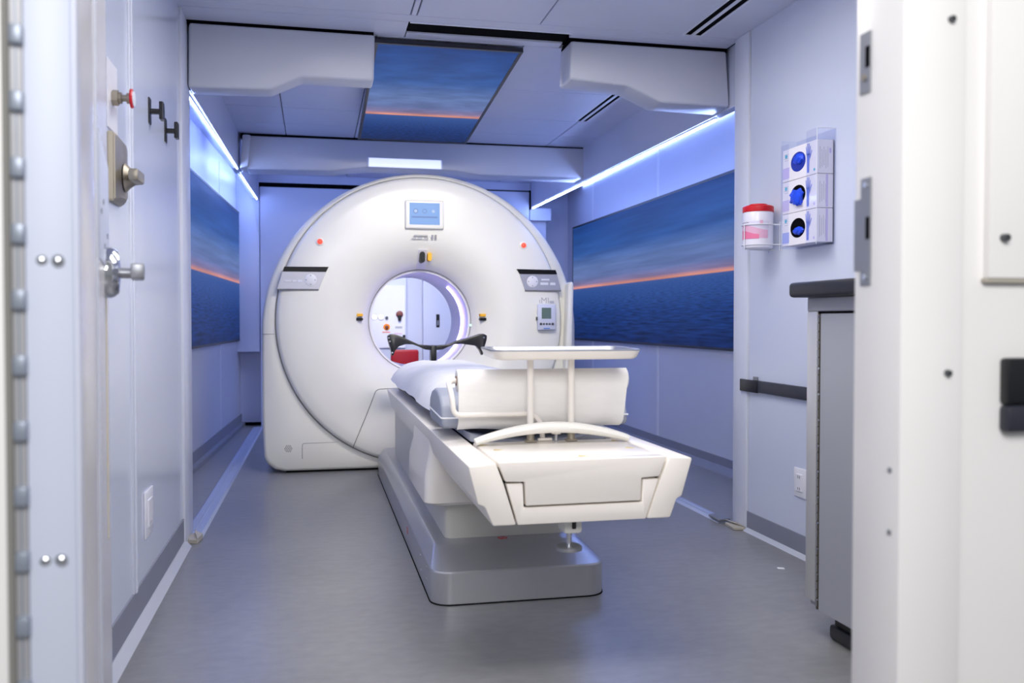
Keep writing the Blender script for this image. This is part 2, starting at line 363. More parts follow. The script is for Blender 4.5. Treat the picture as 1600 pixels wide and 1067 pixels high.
# left wall: panels, joint strip, end trim
wl = struct('wall_left', box(B(), XL-0.10, XL-0.012, 1.365, 4.62, 0, CZ+0.02), GAP)
obj('wall_panel', box(B(), XL-0.012, XL, 1.365, 3.185, 0, CZ, 0.001, 1), WALL, wl)
obj('wall_panel', box(B(), XL-0.012, XL, 3.225, 4.335, 0, CZ, 0.001, 1), WALL, wl)
b = B(); box(b, XL-0.012, XL+0.006, 3.175, 3.235, 0.13, CZ, 0.004, 2); box(b, XL+0.006, XL+0.010, 3.196, 3.222, 0.13, CZ, 0.0015, 1); obj('joint_strip', b, TRIMW, wl)
b = B(); box(b, XL-0.10, XL+0.012, 4.345, 4.61, 0.0, CZ, 0.008, 2); struct('trim_1', b, TRIMW)
wla = struct('wall_left_alcove', prism(B(), [(xla(4.3)-0.1, 4.3, 0), (xla(4.3)-0.012, 4.3, 0), (xla(9.7)-0.012, 9.7, 0), (xla(9.7)-0.1, 9.7, 0)], (0, 0, CZ+0.02)), GAP)
yb = (4.62, 6.35, 8.05, 9.62)
for y0, y1 in zip(yb, yb[1:]):
    obj('wall_panel', prism(B(), [(xla(y0)-0.012, y0+0.004, 0), (xla(y0), y0+0.004, 0), (xla(y1), y1-0.004, 0), (xla(y1)-0.012, y1-0.004, 0)], (0, 0, CZ), 0.001, 1), ALC, wla)
for y in yb[1:3]:
    obj('joint_strip', box(B(), xla(y)-0.01, xla(y)+0.004, y-0.02, y+0.02, 0.1, 2.4, 0.002, 1), TRIMW, wla)
obj('return_panel', box(B(), -1.05, XL-0.1, 4.48, 4.6, 0, CZ), ALC, wla)
# right wall
wr = struct('wall_right', box(B(), XR+0.012, XR+0.10, 1.365, 4.25, 0, CZ+0.02), GAP)
obj('wall_panel', box(B(), XR, XR+0.012, 1.365, 2.9, 0, CZ, 0.001, 1), WALL, wr)
obj('wall_panel', box(B(), XR, XR+0.012, 2.905, 4.098, 0, CZ, 0.001, 1), WALL, wr)
b = B(); box(b, XR-0.010, XR+0.10, 4.107, 4.256, 0.0, CZ, 0.006, 2); struct('trim_2', b, TRIMW)
wra = struct('wall_right_alcove', box(B(), XRA+0.012, XRA+0.1, 4.2, 9.75, 0, CZ+0.02), GAP)
yb = (4.26, 6.93, 8.69, 9.70)
for y0, y1 in zip(yb, yb[1:]):
    obj('wall_panel', box(B(), XRA, XRA+0.012, y0+0.003, y1-0.003, 0, CZ, 0.001, 1), ALC, wra)
for y in yb[1:3]: obj('joint_strip', box(B(), XRA-0.004, XRA+0.01, y-0.022, y+0.022, 0.1, 2.45, 0.002, 1), TRIMW, wra)
obj('return_panel', box(B(), XR+0.1, XRA, 4.14, 4.25, 0, CZ), ALC, wra)
# back wall
wb = struct('wall_back', box(B(), -0.52, 0.905, YT, YT+0.1, 0, 2.355, 0.003, 1), ALC)
obj('wall_panel', box(B(), 1.075, 2.185, YT, YT+0.1, 0, 2.385, 0.003, 1), ALC, wb)
obj('recess_panel', box(B(), 0.88, 1.1, YT+0.12, YT+0.2, 0, 2.385), ALC, wb)
obj('top_gap', box(B(), -0.53, 2.2, YT+0.02, YT+0.09, 2.35, 2.40), GAP, wb)
obj('header_panel', box(B(), -0.75, 2.2, YT+0.03, YT+0.13, 2.40, CZ+0.02), ALC, wb)
obj('corner_column', box(B(), -0.80, -0.525, YT+0.02, YT+0.3, 0.74, 2.40, 0.01, 2), ALC, wb)
obj('recess_panel', box(B(), -0.85, -0.5, YT+0.26, YT+0.36, 0, 2.5), ALC, wb)
obj('corner_box', box(B(), 2.19, 2.42, YT, YT+0.3, 2.09, 2.22, 0.004, 1), ALC, wb)
obj('corner_gap', box(B(), 2.185, 2.20, YT-0.01, YT+0.2, 2.20, 2.40), GAP, wb)
obj('corner_column', box(B(), 2.19, 2.38, YT+0.05, YT+0.3, 0, 2.09, 0.004, 1), ALC, wb)
obj('recess_panel', box(B(), 2.18, XRA+0.02, 9.62, 9.7, 0, CZ), ALC, wb)
# bulkheads and beams (part of the room)
def bulkhead(name, pts, y0, y1, x0, x1, zt):
    o = struct(name, xz(B(), pts, y0, y1, 0.014, 3), PELM)
    obj('top_gap', box(B(), x0, x1, y0+0.006, y1, zt, CZ+0.01), GAP, o)
    return o
ZG = 2.467
bulkhead('beam_left', [(-0.58, ZG), (0.298, ZG), (0.292, 2.238), (-0.062, 2.238), (-0.208, 2.168), (-0.585, 2.160)], 4.52, 4.68, -0.6, 0.292, ZG-0.004)
bulkhead('beam_right', [(1.272, ZG), (2.125, ZG), (2.145, 2.175), (1.763, 2.180), (1.580, 2.255), (1.266, 2.272)], 4.40, 4.60, 1.278, 2.13, ZG-0.004)
br = struct('beam_rear', xz(B(), [(-0.50, 2.462), (2.222, 2.472), (2.25, 2.225), (1.30, 2.225), (1.1, 2.25), (0.4, 2.25), (0.15, 2.215), (-0.505, 2.205)], 7.15, 7.40, 0.012, 3), PELM)
obj('top_gap', box(B(), -0.55, 2.225, 7.16, 7.38, 2.455, CZ+0.01), GAP, br)
obj('end_cap', prism(B(), [(-0.53, 7.10, 2.46), (-0.47, 7.10, 2.46), (-0.49, 7.10, 2.22), (-0.55, 7.10, 2.20)], (0, 0.2, 0), 0.012, 2), PELM, br)
lp = thing('beam_reflection', 'wide glowing panel standing in for a bright reflection on the rear beam', 'glow panel', (0.7, 7.15, 2.28))  # glow added to imitate a bright reflection on the beam face
obj('frame', box(B(), 0.405, 1.005, 7.139, 7.16, 2.252, 2.335, 0.004, 1), TRIMW, lp); obj('diffuser', box(B(), 0.42, 0.99, 7.136, 7.142, 2.258, 2.325), BEAM_REFL, lp)
# soffits over the alcoves with their light strips
def soffit(name, xa, xb, y0, y1, zb0, zb1, th):
    b = B(); loft(b, [[(xa, y0, zb0), (xa+th, y0, zb0), (xa+th, y0, CZ+0.01), (xa, y0, CZ+0.01)], [(xb, y1, zb1), (xb+th, y1, zb1), (xb+th, y1, CZ+0.01), (xb, y1, CZ+0.01)]])
    return struct(name, b, ALC)
soffit('trim_3', 2.145, 2.20, 4.26, 9.09, 2.166, 2.224, 0.05)
soffit('trim_4', -0.585, -0.545, 4.62, 9.09, 2.17, 2.235, -0.05)
def led(label, pts, sx, fill_tubes, rm=0.0062, rc=0.0036):
    t = thing('led_strip', label, 'light strip', pts[0])
    b = B(); tube(b, pts, rm, 8); obj('diffuser', b, LEDM, t)
    b = B(); tube(b, [Vector(p)+Vector((0, 0, 0.013)) for p in pts], 0.010, 8); obj('channel', b, TRIMW, t)
    for c in fill_tubes: b = B(); tube(b, c, rc, 8); obj('fill_tube', b, LEDM, t)  # unseen extra tubes, added to brighten alcove walls and rear ceiling
led('glowing blue light strip along the top of the right alcove', [(2.168, 4.62, 2.155), (2.212, 9.05, 2.212)], 1, [[(XRA-0.012, 4.62, CZ-0.012), (XRA-0.012, 9.05, CZ-0.012)]])
led('glowing blue light strip atop the left alcove, before the rear beam', [(-0.610, 4.7, 2.158), (-0.57, 7.12, 2.200)], -1, [[(-0.655, 4.7, 2.40), (-0.640, 7.12, 2.41)]], 0.004, 0.0042)
led('glowing blue light strip atop the left alcove, behind the rear beam', [(-0.568, 7.42, 2.200), (-0.545, 9.05, 2.226)], -1, [[(-0.640, 7.42, 2.40), (-0.62, 9.05, 2.41)], [(-0.45, 7.43, 2.40), (2.15, 7.43, 2.40)]], 0.004, 0.0048)  # second hidden tube crosses behind the beam, added to light the ceiling
# baseboards, thresholds
b = B(); box(b, XL-0.001, XL+0.005, 1.4, 4.36, 0.0, 0.135, 0.002, 1); bs = struct('baseboard_left', b, SKIRT)
obj('edge_strip', prism(B(), [(XL, 1.4, 0.0), (XL+0.035, 1.4, 0.0), (XL+0.008, 1.4, 0.03), (XL, 1.4, 0.03)], (0, 2.97, 0)), SKIRTE, bs)
b = B(); box(b, XR-0.005, XR+0.001, 1.4, 4.107, 0.0, 0.098, 0.002, 1); bs = struct('baseboard_right', b, SKIRT)
obj('edge_strip', prism(B(), [(XR, 1.4, 0.0), (XR-0.028, 1.4, 0.0), (XR-0.006, 1.4, 0.016), (XR, 1.4, 0.016)], (0, 2.7, 0)), SKIRTE, bs)
b = B(); box(b, XRA-0.008, XRA+0.002, 4.3, 9.6, 0.03, 0.105, 0.003, 1); bs = struct('baseboard_right_alcove', b, SKIRT)
obj('cove_strip', prism(B(), [(XRA, 4.3, 0.0), (XRA-0.05, 4.3, 0.0), (XRA-0.03, 4.3, 0.035), (XRA, 4.3, 0.05)], (0, 5.3, 0)), SKIRT, bs)
b = B(); prism(b, [(xla(4.6)-0.002, 4.6, 0.03), (xla(4.6)+0.01, 4.6, 0.03), (xla(9.4)+0.01, 9.4, 0.03), (xla(9.4)-0.002, 9.4, 0.03)], (0, 0, 0.085)); bs = struct('baseboard_left_alcove', b, SKIRT)
obj('cove_strip', prism(B(), [(xla(4.6), 4.6, 0), (xla(4.6)+0.05, 4.6, 0), (xla(9.4)+0.05, 9.4, 0), (xla(9.4), 9.4, 0)], (0, 0, 0.03)), SKIRT, bs)
b = B(); box(b, -0.72, -0.53, YT+0.2, YT+0.215, 0.0, 0.03); struct('baseboard_back', b, GAP)
def threshold(name, xa, xb, w, y0, y1):
    b = B(); loft(b, [[(xa, y0, 0), (xa+w, y0, 0), (xa+w-0.012, y0, 0.012), (xa+0.012, y0, 0.012)], [(xb, y1, 0), (xb+w, y1, 0), (xb+w-0.012, y1, 0.012), (xb+0.012, y1, 0.012)]])
    o = struct(name, b, THRESH)
    b = B(); tube(b, [(xa+w/2, y0, 0.012), (xb+w/2, y1, 0.012)], 0.005, 8); obj('ridge', b, THRESH, o)
threshold('trim_5', 2.035, 2.04, 0.075, 4.28, 9.05)
threshold('trim_6', -0.635, -0.60, 0.10, 4.47, 9.05)
# front wall (the camera looks in through its doorway)
wf = struct('wall_front', box(B(), 1.005, 3.1, 1.30, 1.40, 0, 2.7), FRAMEW)
obj('wall_panel', box(B(), -3.0, -0.44, 1.26, 1.365, 0, 2.7), FRAMEW, wf)
obj('wall_panel', box(B(), -0.44, 1.005, 1.26, 1.365, 2.16, 2.7), FRAMEW, wf)
b = B(); box(b, 0.90, 1.012, 1.245, 1.372, 0, 2.16, 0.004, 2); t7 = struct('trim_7', b, FRAMEW)
b = B(); box(b, -0.45, -0.376, 1.235, 1.365, 0, 2.16, 0.004, 2); struct('trim_8', b, FRAMEW)
b = B(); box(b, -0.45, 1.012, 1.245, 1.365, 2.10, 2.17, 0.004, 2); struct('trim_9', b, FRAMEW)
for z in (1.525, 0.966):
    obj('bolt', cyl(B(), (0.984, 1.246, z), (0.984, 1.238, z), 0.006, 0.005), DARKST, t7)
for z in (0.81, 0.71): obj('screw', cyl(B(), (0.901, 1.268, z), (0.898, 1.268, z), 0.0045), STRIKE, t7)
# ================================================================== DOOR (open leaf on the left)
N0 = Vector((-0.302, 1.25, 0)); F0 = Vector((-0.494, 2.35, 0)); ud = (F0-N0).normalized(); nd = Vector((ud.y, -ud.x, 0)); LW = (F0-N0).length
DM = Matrix(((ud.x, nd.x, 0, N0.x), (ud.y, nd.y, 0, N0.y), (0, 0, 1, 0), (0, 0, 0, 1)))   # local (s along leaf, d out of its face, z)
def dbox(bm, s0, s1, d0, d1, z0, z1, bev=0.0): return box(bm, s0, s1, d0, d1, z0, z1, bev, 2, DM)
def D(s, d, z): return DM @ Vector((s, d, z))
door = struct('door_1', dbox(B(), 0, LW, -0.057, 0, 0.012, 2.095, 0.004), DOORM)
obj('edge_trim', dbox(B(), -0.001, 0.075, 0.0, 0.004, 0.014, 2.09, 0.0015), TRIMW, door)
obj('face_panel', dbox(B(), 0.09, LW-0.004, 0.0, 0.002, 0.014, 2.09, 0.0005), mat('door_face_laminate', (222, 219, 220), 0.25, coat=0.3, var=0.02, scale=(2, 2, 2)), door)
obj('face_strip', dbox(B(), 0.50, 0.515, 0.0, 0.006, 0.014, 2.09, 0.001), TRIMW, door)
hz = obj('hinge', box(B(), -0.3735, -0.3585, 1.240, 1.258, 0.05, 2.05), mat('hinge_leaf_grey', (178, 178, 182), 0.4, metal=0.3), door)
obj('pin_line', box(B(), -0.3665, -0.3645, 1.2385, 1.2405, 0.05, 2.05), HINGEG, hz)
for k in range(23):
    z = 1.905-0.0829*k
    b = B(); box(b, -0.3715, -0.3560, 1.230, 1.246, z-0.0125, z+0.0125, 0.003, 2); obj('knuckle', b, HINGEG, hz)
    if k == 0: mk = 1
obj('hinge_gap', box(B(), -0.3805, -0.3725, 1.2335, 1.262, 0.012, 2.09), mat('worn_grey_seal', (128, 126, 122), 0.7), door)
for z in (1.126, 0.741):
    for x in (-0.340, -0.321):
        b = B(); lathe(b, (x, 1.247, z), (0, -1, 0), [(0.008, 0), (0.008, 0.002), (0.005, 0.005), (0.001, 0.006)], 16, False, True); obj('bolt', b, CHROME, door)
lt = obj('latch_plate', dbox(B(), 0.62, LW, 0.001, 0.0045, 1.17, 1.42, 0.001), DOORM, door)
for s, z in ((0.70, 1.27), (0.85, 1.21), (0.80, 1.30), (1.0, 1.245)): obj('screw', cyl(B(), D(s, 0.002, z), D(s, 0.006, z), 0.006), DARKST, lt)
stn = obj('stain', dbox(B(), 0.945, 0.985, 0.001, 0.0028, 0.55, 1.14), STAIN, door)
lv = obj('lever_set', lathe(B(), D(0.955, 0, 1.158), nd, [(0.058, 0), (0.058, 0.012), (0.055, 0.020), (0.046, 0.030), (0.02, 0.033)], 40, False, True), CHROME, door)
b = B(); cyl(b, D(0.955, 0.03, 1.158), D(0.955, 0.062, 1.158), 0.012); box(b, 0.86, 0.975, 0.055, 0.084, 1.142, 1.176, 0.004, 2, DM); obj('lever', b, STEEL, lv)

# strike plates on the right jamb
t = thing('strike_plate', 'upper steel strike plate, straight sided, on the right door jamb', 'strike plate', (0.885, 1.318, 1.47))
obj('plate', box(B(), 0.8975, 0.901, 1.328, 1.358, 1.428, 1.53, 0.001, 1), STRIKE, t); obj('latch_hole', box(B(), 0.8968, 0.8976, 1.329, 1.341, 1.47, 1.505), GAP, t); obj('screw', cyl(B(), (0.8975, 1.345, 1.455), (0.895, 1.345, 1.455), 0.006), PEWTER, t)
t = thing('strike_plate', 'lower steel strike plate with a projecting lip on the right door jamb', 'strike plate', (0.885, 1.318, 1.19))
obj('plate', box(B(), 0.8975, 0.901, 1.324, 1.352, 1.108, 1.288, 0.001, 1), STRIKE, t)
obj('lip', box(B(), 0.8985, 0.9005, 1.350, 1.3715, 1.133, 1.255, 0.001, 1), STRIKE, t); obj('latch_hole', box(B(), 0.8968, 0.8976, 1.326, 1.336, 1.185, 1.222), GAP, t)
for z in (1.275, 1.122): obj('screw', cyl(B(), (0.8975, 1.338, z), (0.8955, 1.338, z), 0.005), CHROME, t)
# right of the doorway, outside
t = thing('wall_board', 'thick white board bolted to the wall right of the doorway', 'board', (1.2, 1.27, 1.6))
obj('board', box(B(), 1.094, 1.60, 1.284, 1.302, 1.120, 2.3, 0.003, 2), FRAMEW, t); obj('board_shadow_strip', box(B(), 1.090, 1.60, 1.287, 1.302, 1.113, 1.120, 0.001, 1), CHIP, t)  # thin strip under the board is coloured as its shadow
obj('bolt', cyl(B(), (1.119, 1.285, 1.187), (1.119, 1.273, 1.187), 0.007, 0.006), DARKST, t)
t = thing('wall_bracket', 'chunky black bracket on the white wall right of the doorway', 'bracket', (1.2, 1.28, 0.93))
obj('upper_block', box(B(), 1.128, 1.38, 1.279, 1.301, 0.910, 0.987, 0.006, 2), BLACK, t); obj('lower_block', box(B(), 1.127, 1.39, 1.276, 1.301, 0.862, 0.908, 0.008, 2), RAILM, t)

# ================================================================== WALL SCREENS
def screen(name_label, corners, nrm, m, bez=0.018):
    """corners: bottom-left, bottom-right, top-right, top-left as the viewer sees it; nrm points at the viewer."""
    c = [Vector(p) for p in corners]; n = Vector(nrm).normalized(); o = sum(c, Vector())/4
    t = thing('picture_screen', name_label, 'screen', o)
    ux, uy = (c[1]-c[0]).normalized(), (c[3]-c[0]).normalized()
    b = B(); out = [c[0]-ux*bez-uy*bez, c[1]+ux*bez-uy*bez, c[2]+ux*bez+uy*bez, c[3]-ux*bez+uy*bez]
    prism(b, [p-n*0.018 for p in out], n*0.020, 0.003, 1)
    # raised bezel
    for a, d in ((0, 1), (1, 2), (2, 3), (3, 0)):
        prism(b, [out[a], out[d], c[d], c[a]], n*0.006)
    obj('frame', b, RAILM, t)
    bm = B(); vs = [bm.verts.new(p+n*0.0035) for p in c]; f = bm.faces.new(vs); uvl = bm.loops.layers.uv.new('UVMap')
    for l, q in zip(f.loops, ((0, 0), (1, 0), (1, 1), (0, 1))): l[uvl].uv = q
    obj('display', bm, m, t)
    return t
SUN1, SUN2 = sunset_mat('sunset_wall_picture', 0.445), sunset_mat('sunset_ceiling_picture', 0.33)
screen('wide sunset seascape screen on the right alcove wall', [(XRA-0.022, 9.32, 0.862), (XRA-0.022, 4.75, 0.862), (XRA-0.022, 4.75, 2.035), (XRA-0.022, 9.32, 2.035)], (-1, 0, 0), SUN1)
ya, yb_ = 4.9, 9.27
nl = Vector((1, -0.0463, 0)).normalized()
screen('sunset seascape screen on the left alcove wall beside the scanner', [(xla(ya)+0.022, ya, 0.868), (xla(yb_)+0.022, yb_, 0.868), (xla(yb_)+0.022, yb_, 2.085), (xla(ya)+0.022, ya, 2.085)], nl, SUN1)
cn, cf = (4.60, 2.452), (6.37, 2.325)
screen('overhead sunset seascape screen tilted down from the ceiling', [(0.318, cf[0], cf[1]), (1.05, cf[0], cf[1]), (1.05, cn[0], cn[1]), (0.318, cn[0], cn[1])], (0, -(cn[1]-cf[1]), -(cf[0]-cn[0])), SUN2)

# ================================================================== SCANNER GANTRY
GX, GZ, R0 = 0.742, 1.045, 1.005
gan = thing('ct_scanner', 'large round white medical scanner with a lit bore in mid room', 'scanner', (GX, 6.8, 0))
NA = 160
HC, HR = (0.755, 0.972), 1.108
def outline(a, ins=0.0):
    """where a ray at angle a from the bore axis leaves the housing outline"""
    dx, dz = math.cos(a), math.sin(a); lo, hi = 0.5, 2.2
    def inside(r):
        x, z = GX+dx*r, GZ+dz*r; R = HR-ins
        if z >= HC[1]: return (x-HC[0])**2+(z-HC[1])**2 <= R*R
        w = R-0.03*max(0, (0.4-z))*1.0
        if abs(x-HC[0]) > w or z < 0.014+ins: return False
        rc = 0.13; cx, cz = w-rc, 0.014+ins+rc
        if z < cz and abs(x-HC[0]) > cx: return (abs(x-HC[0])-cx)**2+(z-cz)**2 <= rc*rc
        return True
    for _ in range(40):
        mid = (lo+hi)/2
        if inside(mid): lo = mid
        else: hi = mid
    return (GX+dx*lo, GZ+dz*lo)
angs = sorted([2*PI*i/NA for i in range(NA)]+[math.radians(d) for d in (317, 318, 319, 319.5, 222, 221, 220.5, 223)])
def ring_out(y, ins=0.0): return [(p[0], y, p[1]) for p in (outline(a, ins) for a in angs)]
def ring_c(y, r): return [(GX+math.cos(a)*r, y, GZ+math.sin(a)*r) for a in angs]
b = B(); loft(b, [ring_out(7.30), ring_out(6.335), ring_out(6.315, 0.006), ring_out(6.303, 0.022), ring_c(6.300, R0+0.012), ring_c(6.304, R0+0.004), ring_c(6.345, R0+0.004), ring_c(6.345, 0.5), ring_c(7.30, 0.5)], False, False)
R = ring_out(7.30); obj('housing', b, GANT2, gan, 40)
b = B(); loft(b, [ring_c(7.30, 0.52), ring_out(7.301)], False, False); obj('rear_cover', b, GANT2, gan)
prof = [(R0-0.004, 6.345), (R0-0.004, 6.282), (R0-0.012, 6.262), (R0-0.032, 6.250), (0.9, 6.244), (0.78, 6.240), (0.68, 6.240), (0.62, 6.245), (0.565, 6.262), (0.51, 6.292), (0.46, 6.332), (0.415, 6.380), (0.385, 6.425), (0.372, 6.455), (0.366, 6.470)]
b = B(); loft(b, [ring_c(y, r) for r, y in prof], False, False); obj('front_cover', b, GANT, gan, 60)
def ycov(x, z):
    r = math.hypot(x-GX, z-GZ)
    for (r0, y0), (r1, y1) in zip(prof[1:], prof[2:]):
        if r1 <= r <= r0: return y0+(y1-y0)*(r0-r)/(r0-r1) if r0 > r1 else y0
    return 6.25
b = B(); loft(b, [ring_c(6.468, 0.366), ring_c(6.474, 0.357), ring_c(6.474, 0.352), ring_c(7.30, 0.352), ring_c(7.31, 0.36), ring_c(7.31, 0.55)], False, False); obj('bore_tunnel', b, BORE, gan, 50)
b = B(); lathe(b, (GX, 6.470, GZ), (0, 1, 0), [(0.3665, 0), (0.376, -0.006), (0.377, -0.014), (0.366, -0.012)], 96); obj('bore_seam_ring', b, SEAM, gan)
# light arc inside the bore: on the right inner wall
b = B()
pts = [(GX+0.347*math.cos(t), 6.72, GZ+0.347*math.sin(t)) for t in [math.radians(-62+110*i/40) for i in range(41)]]
tube(b, pts, 0.010, 8); obj('ring_light', b, RINGL, gan)
b = B(); cyl(b, (GX+0.366, 6.462, GZ-0.03), (GX+0.366, 6.448, GZ-0.03), 0.009); obj('marker_light', b, GREENL, gan)
# seams on the cover
def seam(pts, r=0.0028, dy=-0.0005, fil=0.03):
    P = fillet([(x, 0, z) for x, z in pts], fil); D_ = []
    for a, c in zip(P, P[1:]):
        for i in range(4): D_.append(a+(c-a)*i/4)
    D_.append(P[-1]); b = B(); tube(b, [(p.x, ycov(p.x, p.z)+dy, p.z) for p in D_], r, 6); return obj('seam', b, SEAM, gan)
seam([(0.25, 0.17), (0.345, 0.40), (0.412, 0.572), (0.62, 0.577)])
seam([(1.234, 0.17), (1.14, 0.40), (1.072, 0.572), (0.90, 0.577)])
for zx in (-0.353,):
    obj('side_seam', box(B(), zx+0.002, -0.27, 6.300, 6.304, 0.955, 0.958), SEAM, gan)
b = B(); tube(b, fillet([(-0.09, 6.302, 0.10), (-0.09, 6.302, 0.205), (0.16, 6.302, 0.207)], 0.02), 0.0022, 6); obj('seam', b, SEAM, gan)
sp_ = obj('speaker_grille', lathe(B(), (-0.182, 6.3025, 0.172), (0, -1, 0), [(0.032, 0), (0.032, 0.001), (0.001, 0.0015)], 24, False, True), GANT2, gan)
b = B()
for i in range(-2, 3):
    for j in range(-2, 3):
        x, z = i*0.0115+(j % 2)*0.0057, j*0.010
        if math.hypot(x, z) < 0.028: cyl(b, (-0.182+x, 6.302, 0.172+z), (-0.182+x, 6.2995, 0.172+z), 0.0036, seg=8)
o = obj('speaker_holes', b, DARKST, sp_); o['kind'] = 'stuff'
# display
yf = 6.238
fr = obj('display_frame', box(B(), 0.612, 0.882, 6.212, 6.250, 1.685, 1.884, 0.012, 3), GANT, gan)
ds = obj('display', box(B(), 0.641, 0.851, 6.210, 6.2125, 1.713, 1.863), DISPB, fr)
for x, m in ((0.684, DISPL), (0.746, DISPD), (0.806, DISPL)):
    b = B(); lathe(b, (x, 6.2095, 1.806), (0, -1, 0), [(0.016, 0), (0.016, 0.0005), (0.012, 0.0006), (0.012, 0)] if m is DISPD else [(0.011, 0), (0.011, 0.0005), (0.001, 0.0006)], 24, False, m is DISPL); obj('icon', b, m, fr)
obj('icon_ring', lathe(B(), (0.684, 6.2095, 1.806), (0, -1, 0), [(0.017, 0), (0.017, 0.0005), (0.0125, 0.0006), (0.0125, 0)], 24), DISPD, fr)
obj('icon_text', box(B(), 0.656, 0.836, 6.2088, 6.2098, 1.760, 1.770), DISPD, fr)
# faint print under the display
b = B()
for x0, x1, z in ((0.675, 0.770, 1.640), (0.660, 0.690, 1.622), (0.698, 0.735, 1.622), (0.742, 0.775, 1.622)): box(b, x0, x1, 6.2375, 6.2395, z-0.004, z+0.004)
o = obj('printed_lines', b, GREYTXT, gan)
for x in (0.803, 0.826): obj('printed_symbol', box(B(), x-0.007, x+0.007, 6.2375, 6.2395, 1.617, 1.646), GREYTXT2, gan)
# laser windows with their yellow labels
def stadium(bm, cx, cz, w, h, y0, y1):
    r = min(w, h)/2; pts = []
    if h > w:
        for i in range(9): pts.append((cx+r*math.cos(PI*i/8), cz+h/2-r+r*math.sin(PI*i/8)))
        for i in range(9): pts.append((cx-r*math.cos(PI*i/8), cz-h/2+r-r*math.sin(PI*i/8)))
    else:
        for i in range(9): pts.append((cx+w/2-r+r*math.sin(PI*i/8), cz-r*math.cos(PI*i/8)))
        for i in range(9): pts.append((cx-w/2+r-r*math.sin(PI*i/8), cz+r*math.cos(PI*i/8)))
    return xz(bm, pts, y0, y1)
for sx in (-1, 1):
    x = GX+sx*0.442; ya_ = ycov(x, 1.06)
    obj('laser_window', stadium(B(), x, 1.058, 0.056, 0.020, ya_-0.020, ya_+0.03), BLACKG, gan)
    xq = x+(0.006 if sx < 0 else -0.006)
    lb = obj('warning_label', box(B(), xq-0.021, xq+0.021, ya_-0.022, ya_+0.03, 1.078, 1.097), YEL, gan)
    xt = xq-sx*-0.034
    obj('warning_triangle', xz(B(), [(xt-0.011, 1.078), (xt+0.011, 1.078), (xt, 1.097)], ya_-0.021, ya_+0.03), YEL, gan)
# top window in its channel, running down to the bore
chan = B(); loft(chan, [[(GX+s*0.031, ycov(GX, z)-0.014, z), (GX-s*0.031, ycov(GX, z)-0.014, z), (GX-s*0.036, ycov(GX, z)+0.03, z), (GX+s*0.036, ycov(GX, z)+0.03, z)] for s, z in ((1, 1.545), (1, 1.52), (1, 1.49), (1.02, 1.46), (1.05, 1.43), (1.08, 1.418))])
ch = obj('top_window_housing', chan, BORE, gan)
obj('laser_window', stadium(B(), GX-0.003, 1.494, 0.036, 0.078, 6.285, 6.36), BLACKG, ch)
obj('warning_label', stadium(B(), GX+0.048, 1.497, 0.028, 0.060, 6.278, 6.36), YEL, gan)
# lit buttons
for x in (0.036, 1.456):
    bt = obj('call_button_ring', lathe(B(), (x, 6.2445, 1.585), (0, -1, 0), [(0.027, -0.01), (0.027, 0.006), (0.021, 0.009)], 28, False, True), GANT, gan)
    bt['label'] = 'white ring of the %s red button' % ('left' if x < 0.5 else 'right')
    obj('call_button', lathe(B(), (x, 6.2445, 1.585), (0, -1, 0), [(0.018, 0.006), (0.018, 0.014), (0.012, 0.019), (0.001, 0.020)], 28, False, True), REDB, bt)
# control panels
def cpanel_g(strip, plate, dial, keys, m):
    p = obj('control_panel', xz(B(), plate, 6.232, 6.256, 0.0015, 1), m, gan)
    obj('black_strip', xz(B(), strip, 6.229, 6.256), BLACKG, p)
    obj('dial', lathe(B(), (dial[0], 6.233, dial[1]), (0, -1, 0), [(0.041, 0), (0.041, 0.003), (0.037, 0.005), (0.001, 0.005)], 36, False, True), KEYW, p)
    for dx, dz in ((0.03, 0), (-0.03, 0), (0, 0.03), (0, -0.03)): obj('dial_mark', box(B(), dial[0]+dx-0.0035, dial[0]+dx+0.0035, 6.2272, 6.2285, dial[1]+dz-0.0035, dial[1]+dz+0.0035), GREYTXT2, p)
    for x0, x1, z0, z1 in keys: obj('key', box(B(), x0, x1, 6.2295, 6.2335, z0, z1, 0.0015, 1), KEYW, p)
    pts = [plate[-1], plate[-2]]; b = B(); tube(b, [(pts[0][0], 6.233, pts[0][1]-0.004), (pts[1][0], 6.233, pts[1][1]-0.004)], 0.004, 6); obj('lower_lip', b, SEAM, p)
cpanel_g([(-0.199, 1.412), (0.093, 1.414), (0.076, 1.380), (-0.212, 1.380)], [(-0.212, 1.380), (0.076, 1.380), (0.026, 1.262), (-0.248, 1.262)], (-0.027, 1.324), [(-0.20, -0.155, 1.308, 1.322), (-0.148, -0.118, 1.308, 1.322), (-0.112, -0.082, 1.308, 1.322)], SILPANEL)
cpanel_g([(1.405, 1.415), (1.690, 1.412), (1.702, 1.381), (1.426, 1.381)], [(1.426, 1.381), (1.702, 1.381), (1.732, 1.266), (1.466, 1.266)], (1.520, 1.327), [(1.578, 1.636, 1.303, 1.321), (1.650, 1.690, 1.303, 1.321), (1.585, 1.645, 1.335, 1.347)], SILPANEL2)
text_mesh('printed_name', 'uMI', 0.062, face_front(1.600, 6.2425, 1.190), GREYTXT, gan)
obj('printed_number', box(B(), 1.648, 1.682, 6.2425, 6.2445, 1.174, 1.190), GREYTXT, gan)
# right-hand housing flank catching the light, built up as a raised white strip
b = B(); xz(b, [(1.752, 0.30), (1.806, 0.30), (1.812, 0.84), (1.822, 1.312), (1.806, 1.335), (1.780, 1.310), (1.762, 0.84)], 6.205, 6.31, 0.016, 3); obj('lit_flank_strip', b, GANT, gan)
obj('floor_gap', box(B(), -0.20, 1.7, 6.36, 7.2, 0.0, 0.03), GAP, gan)
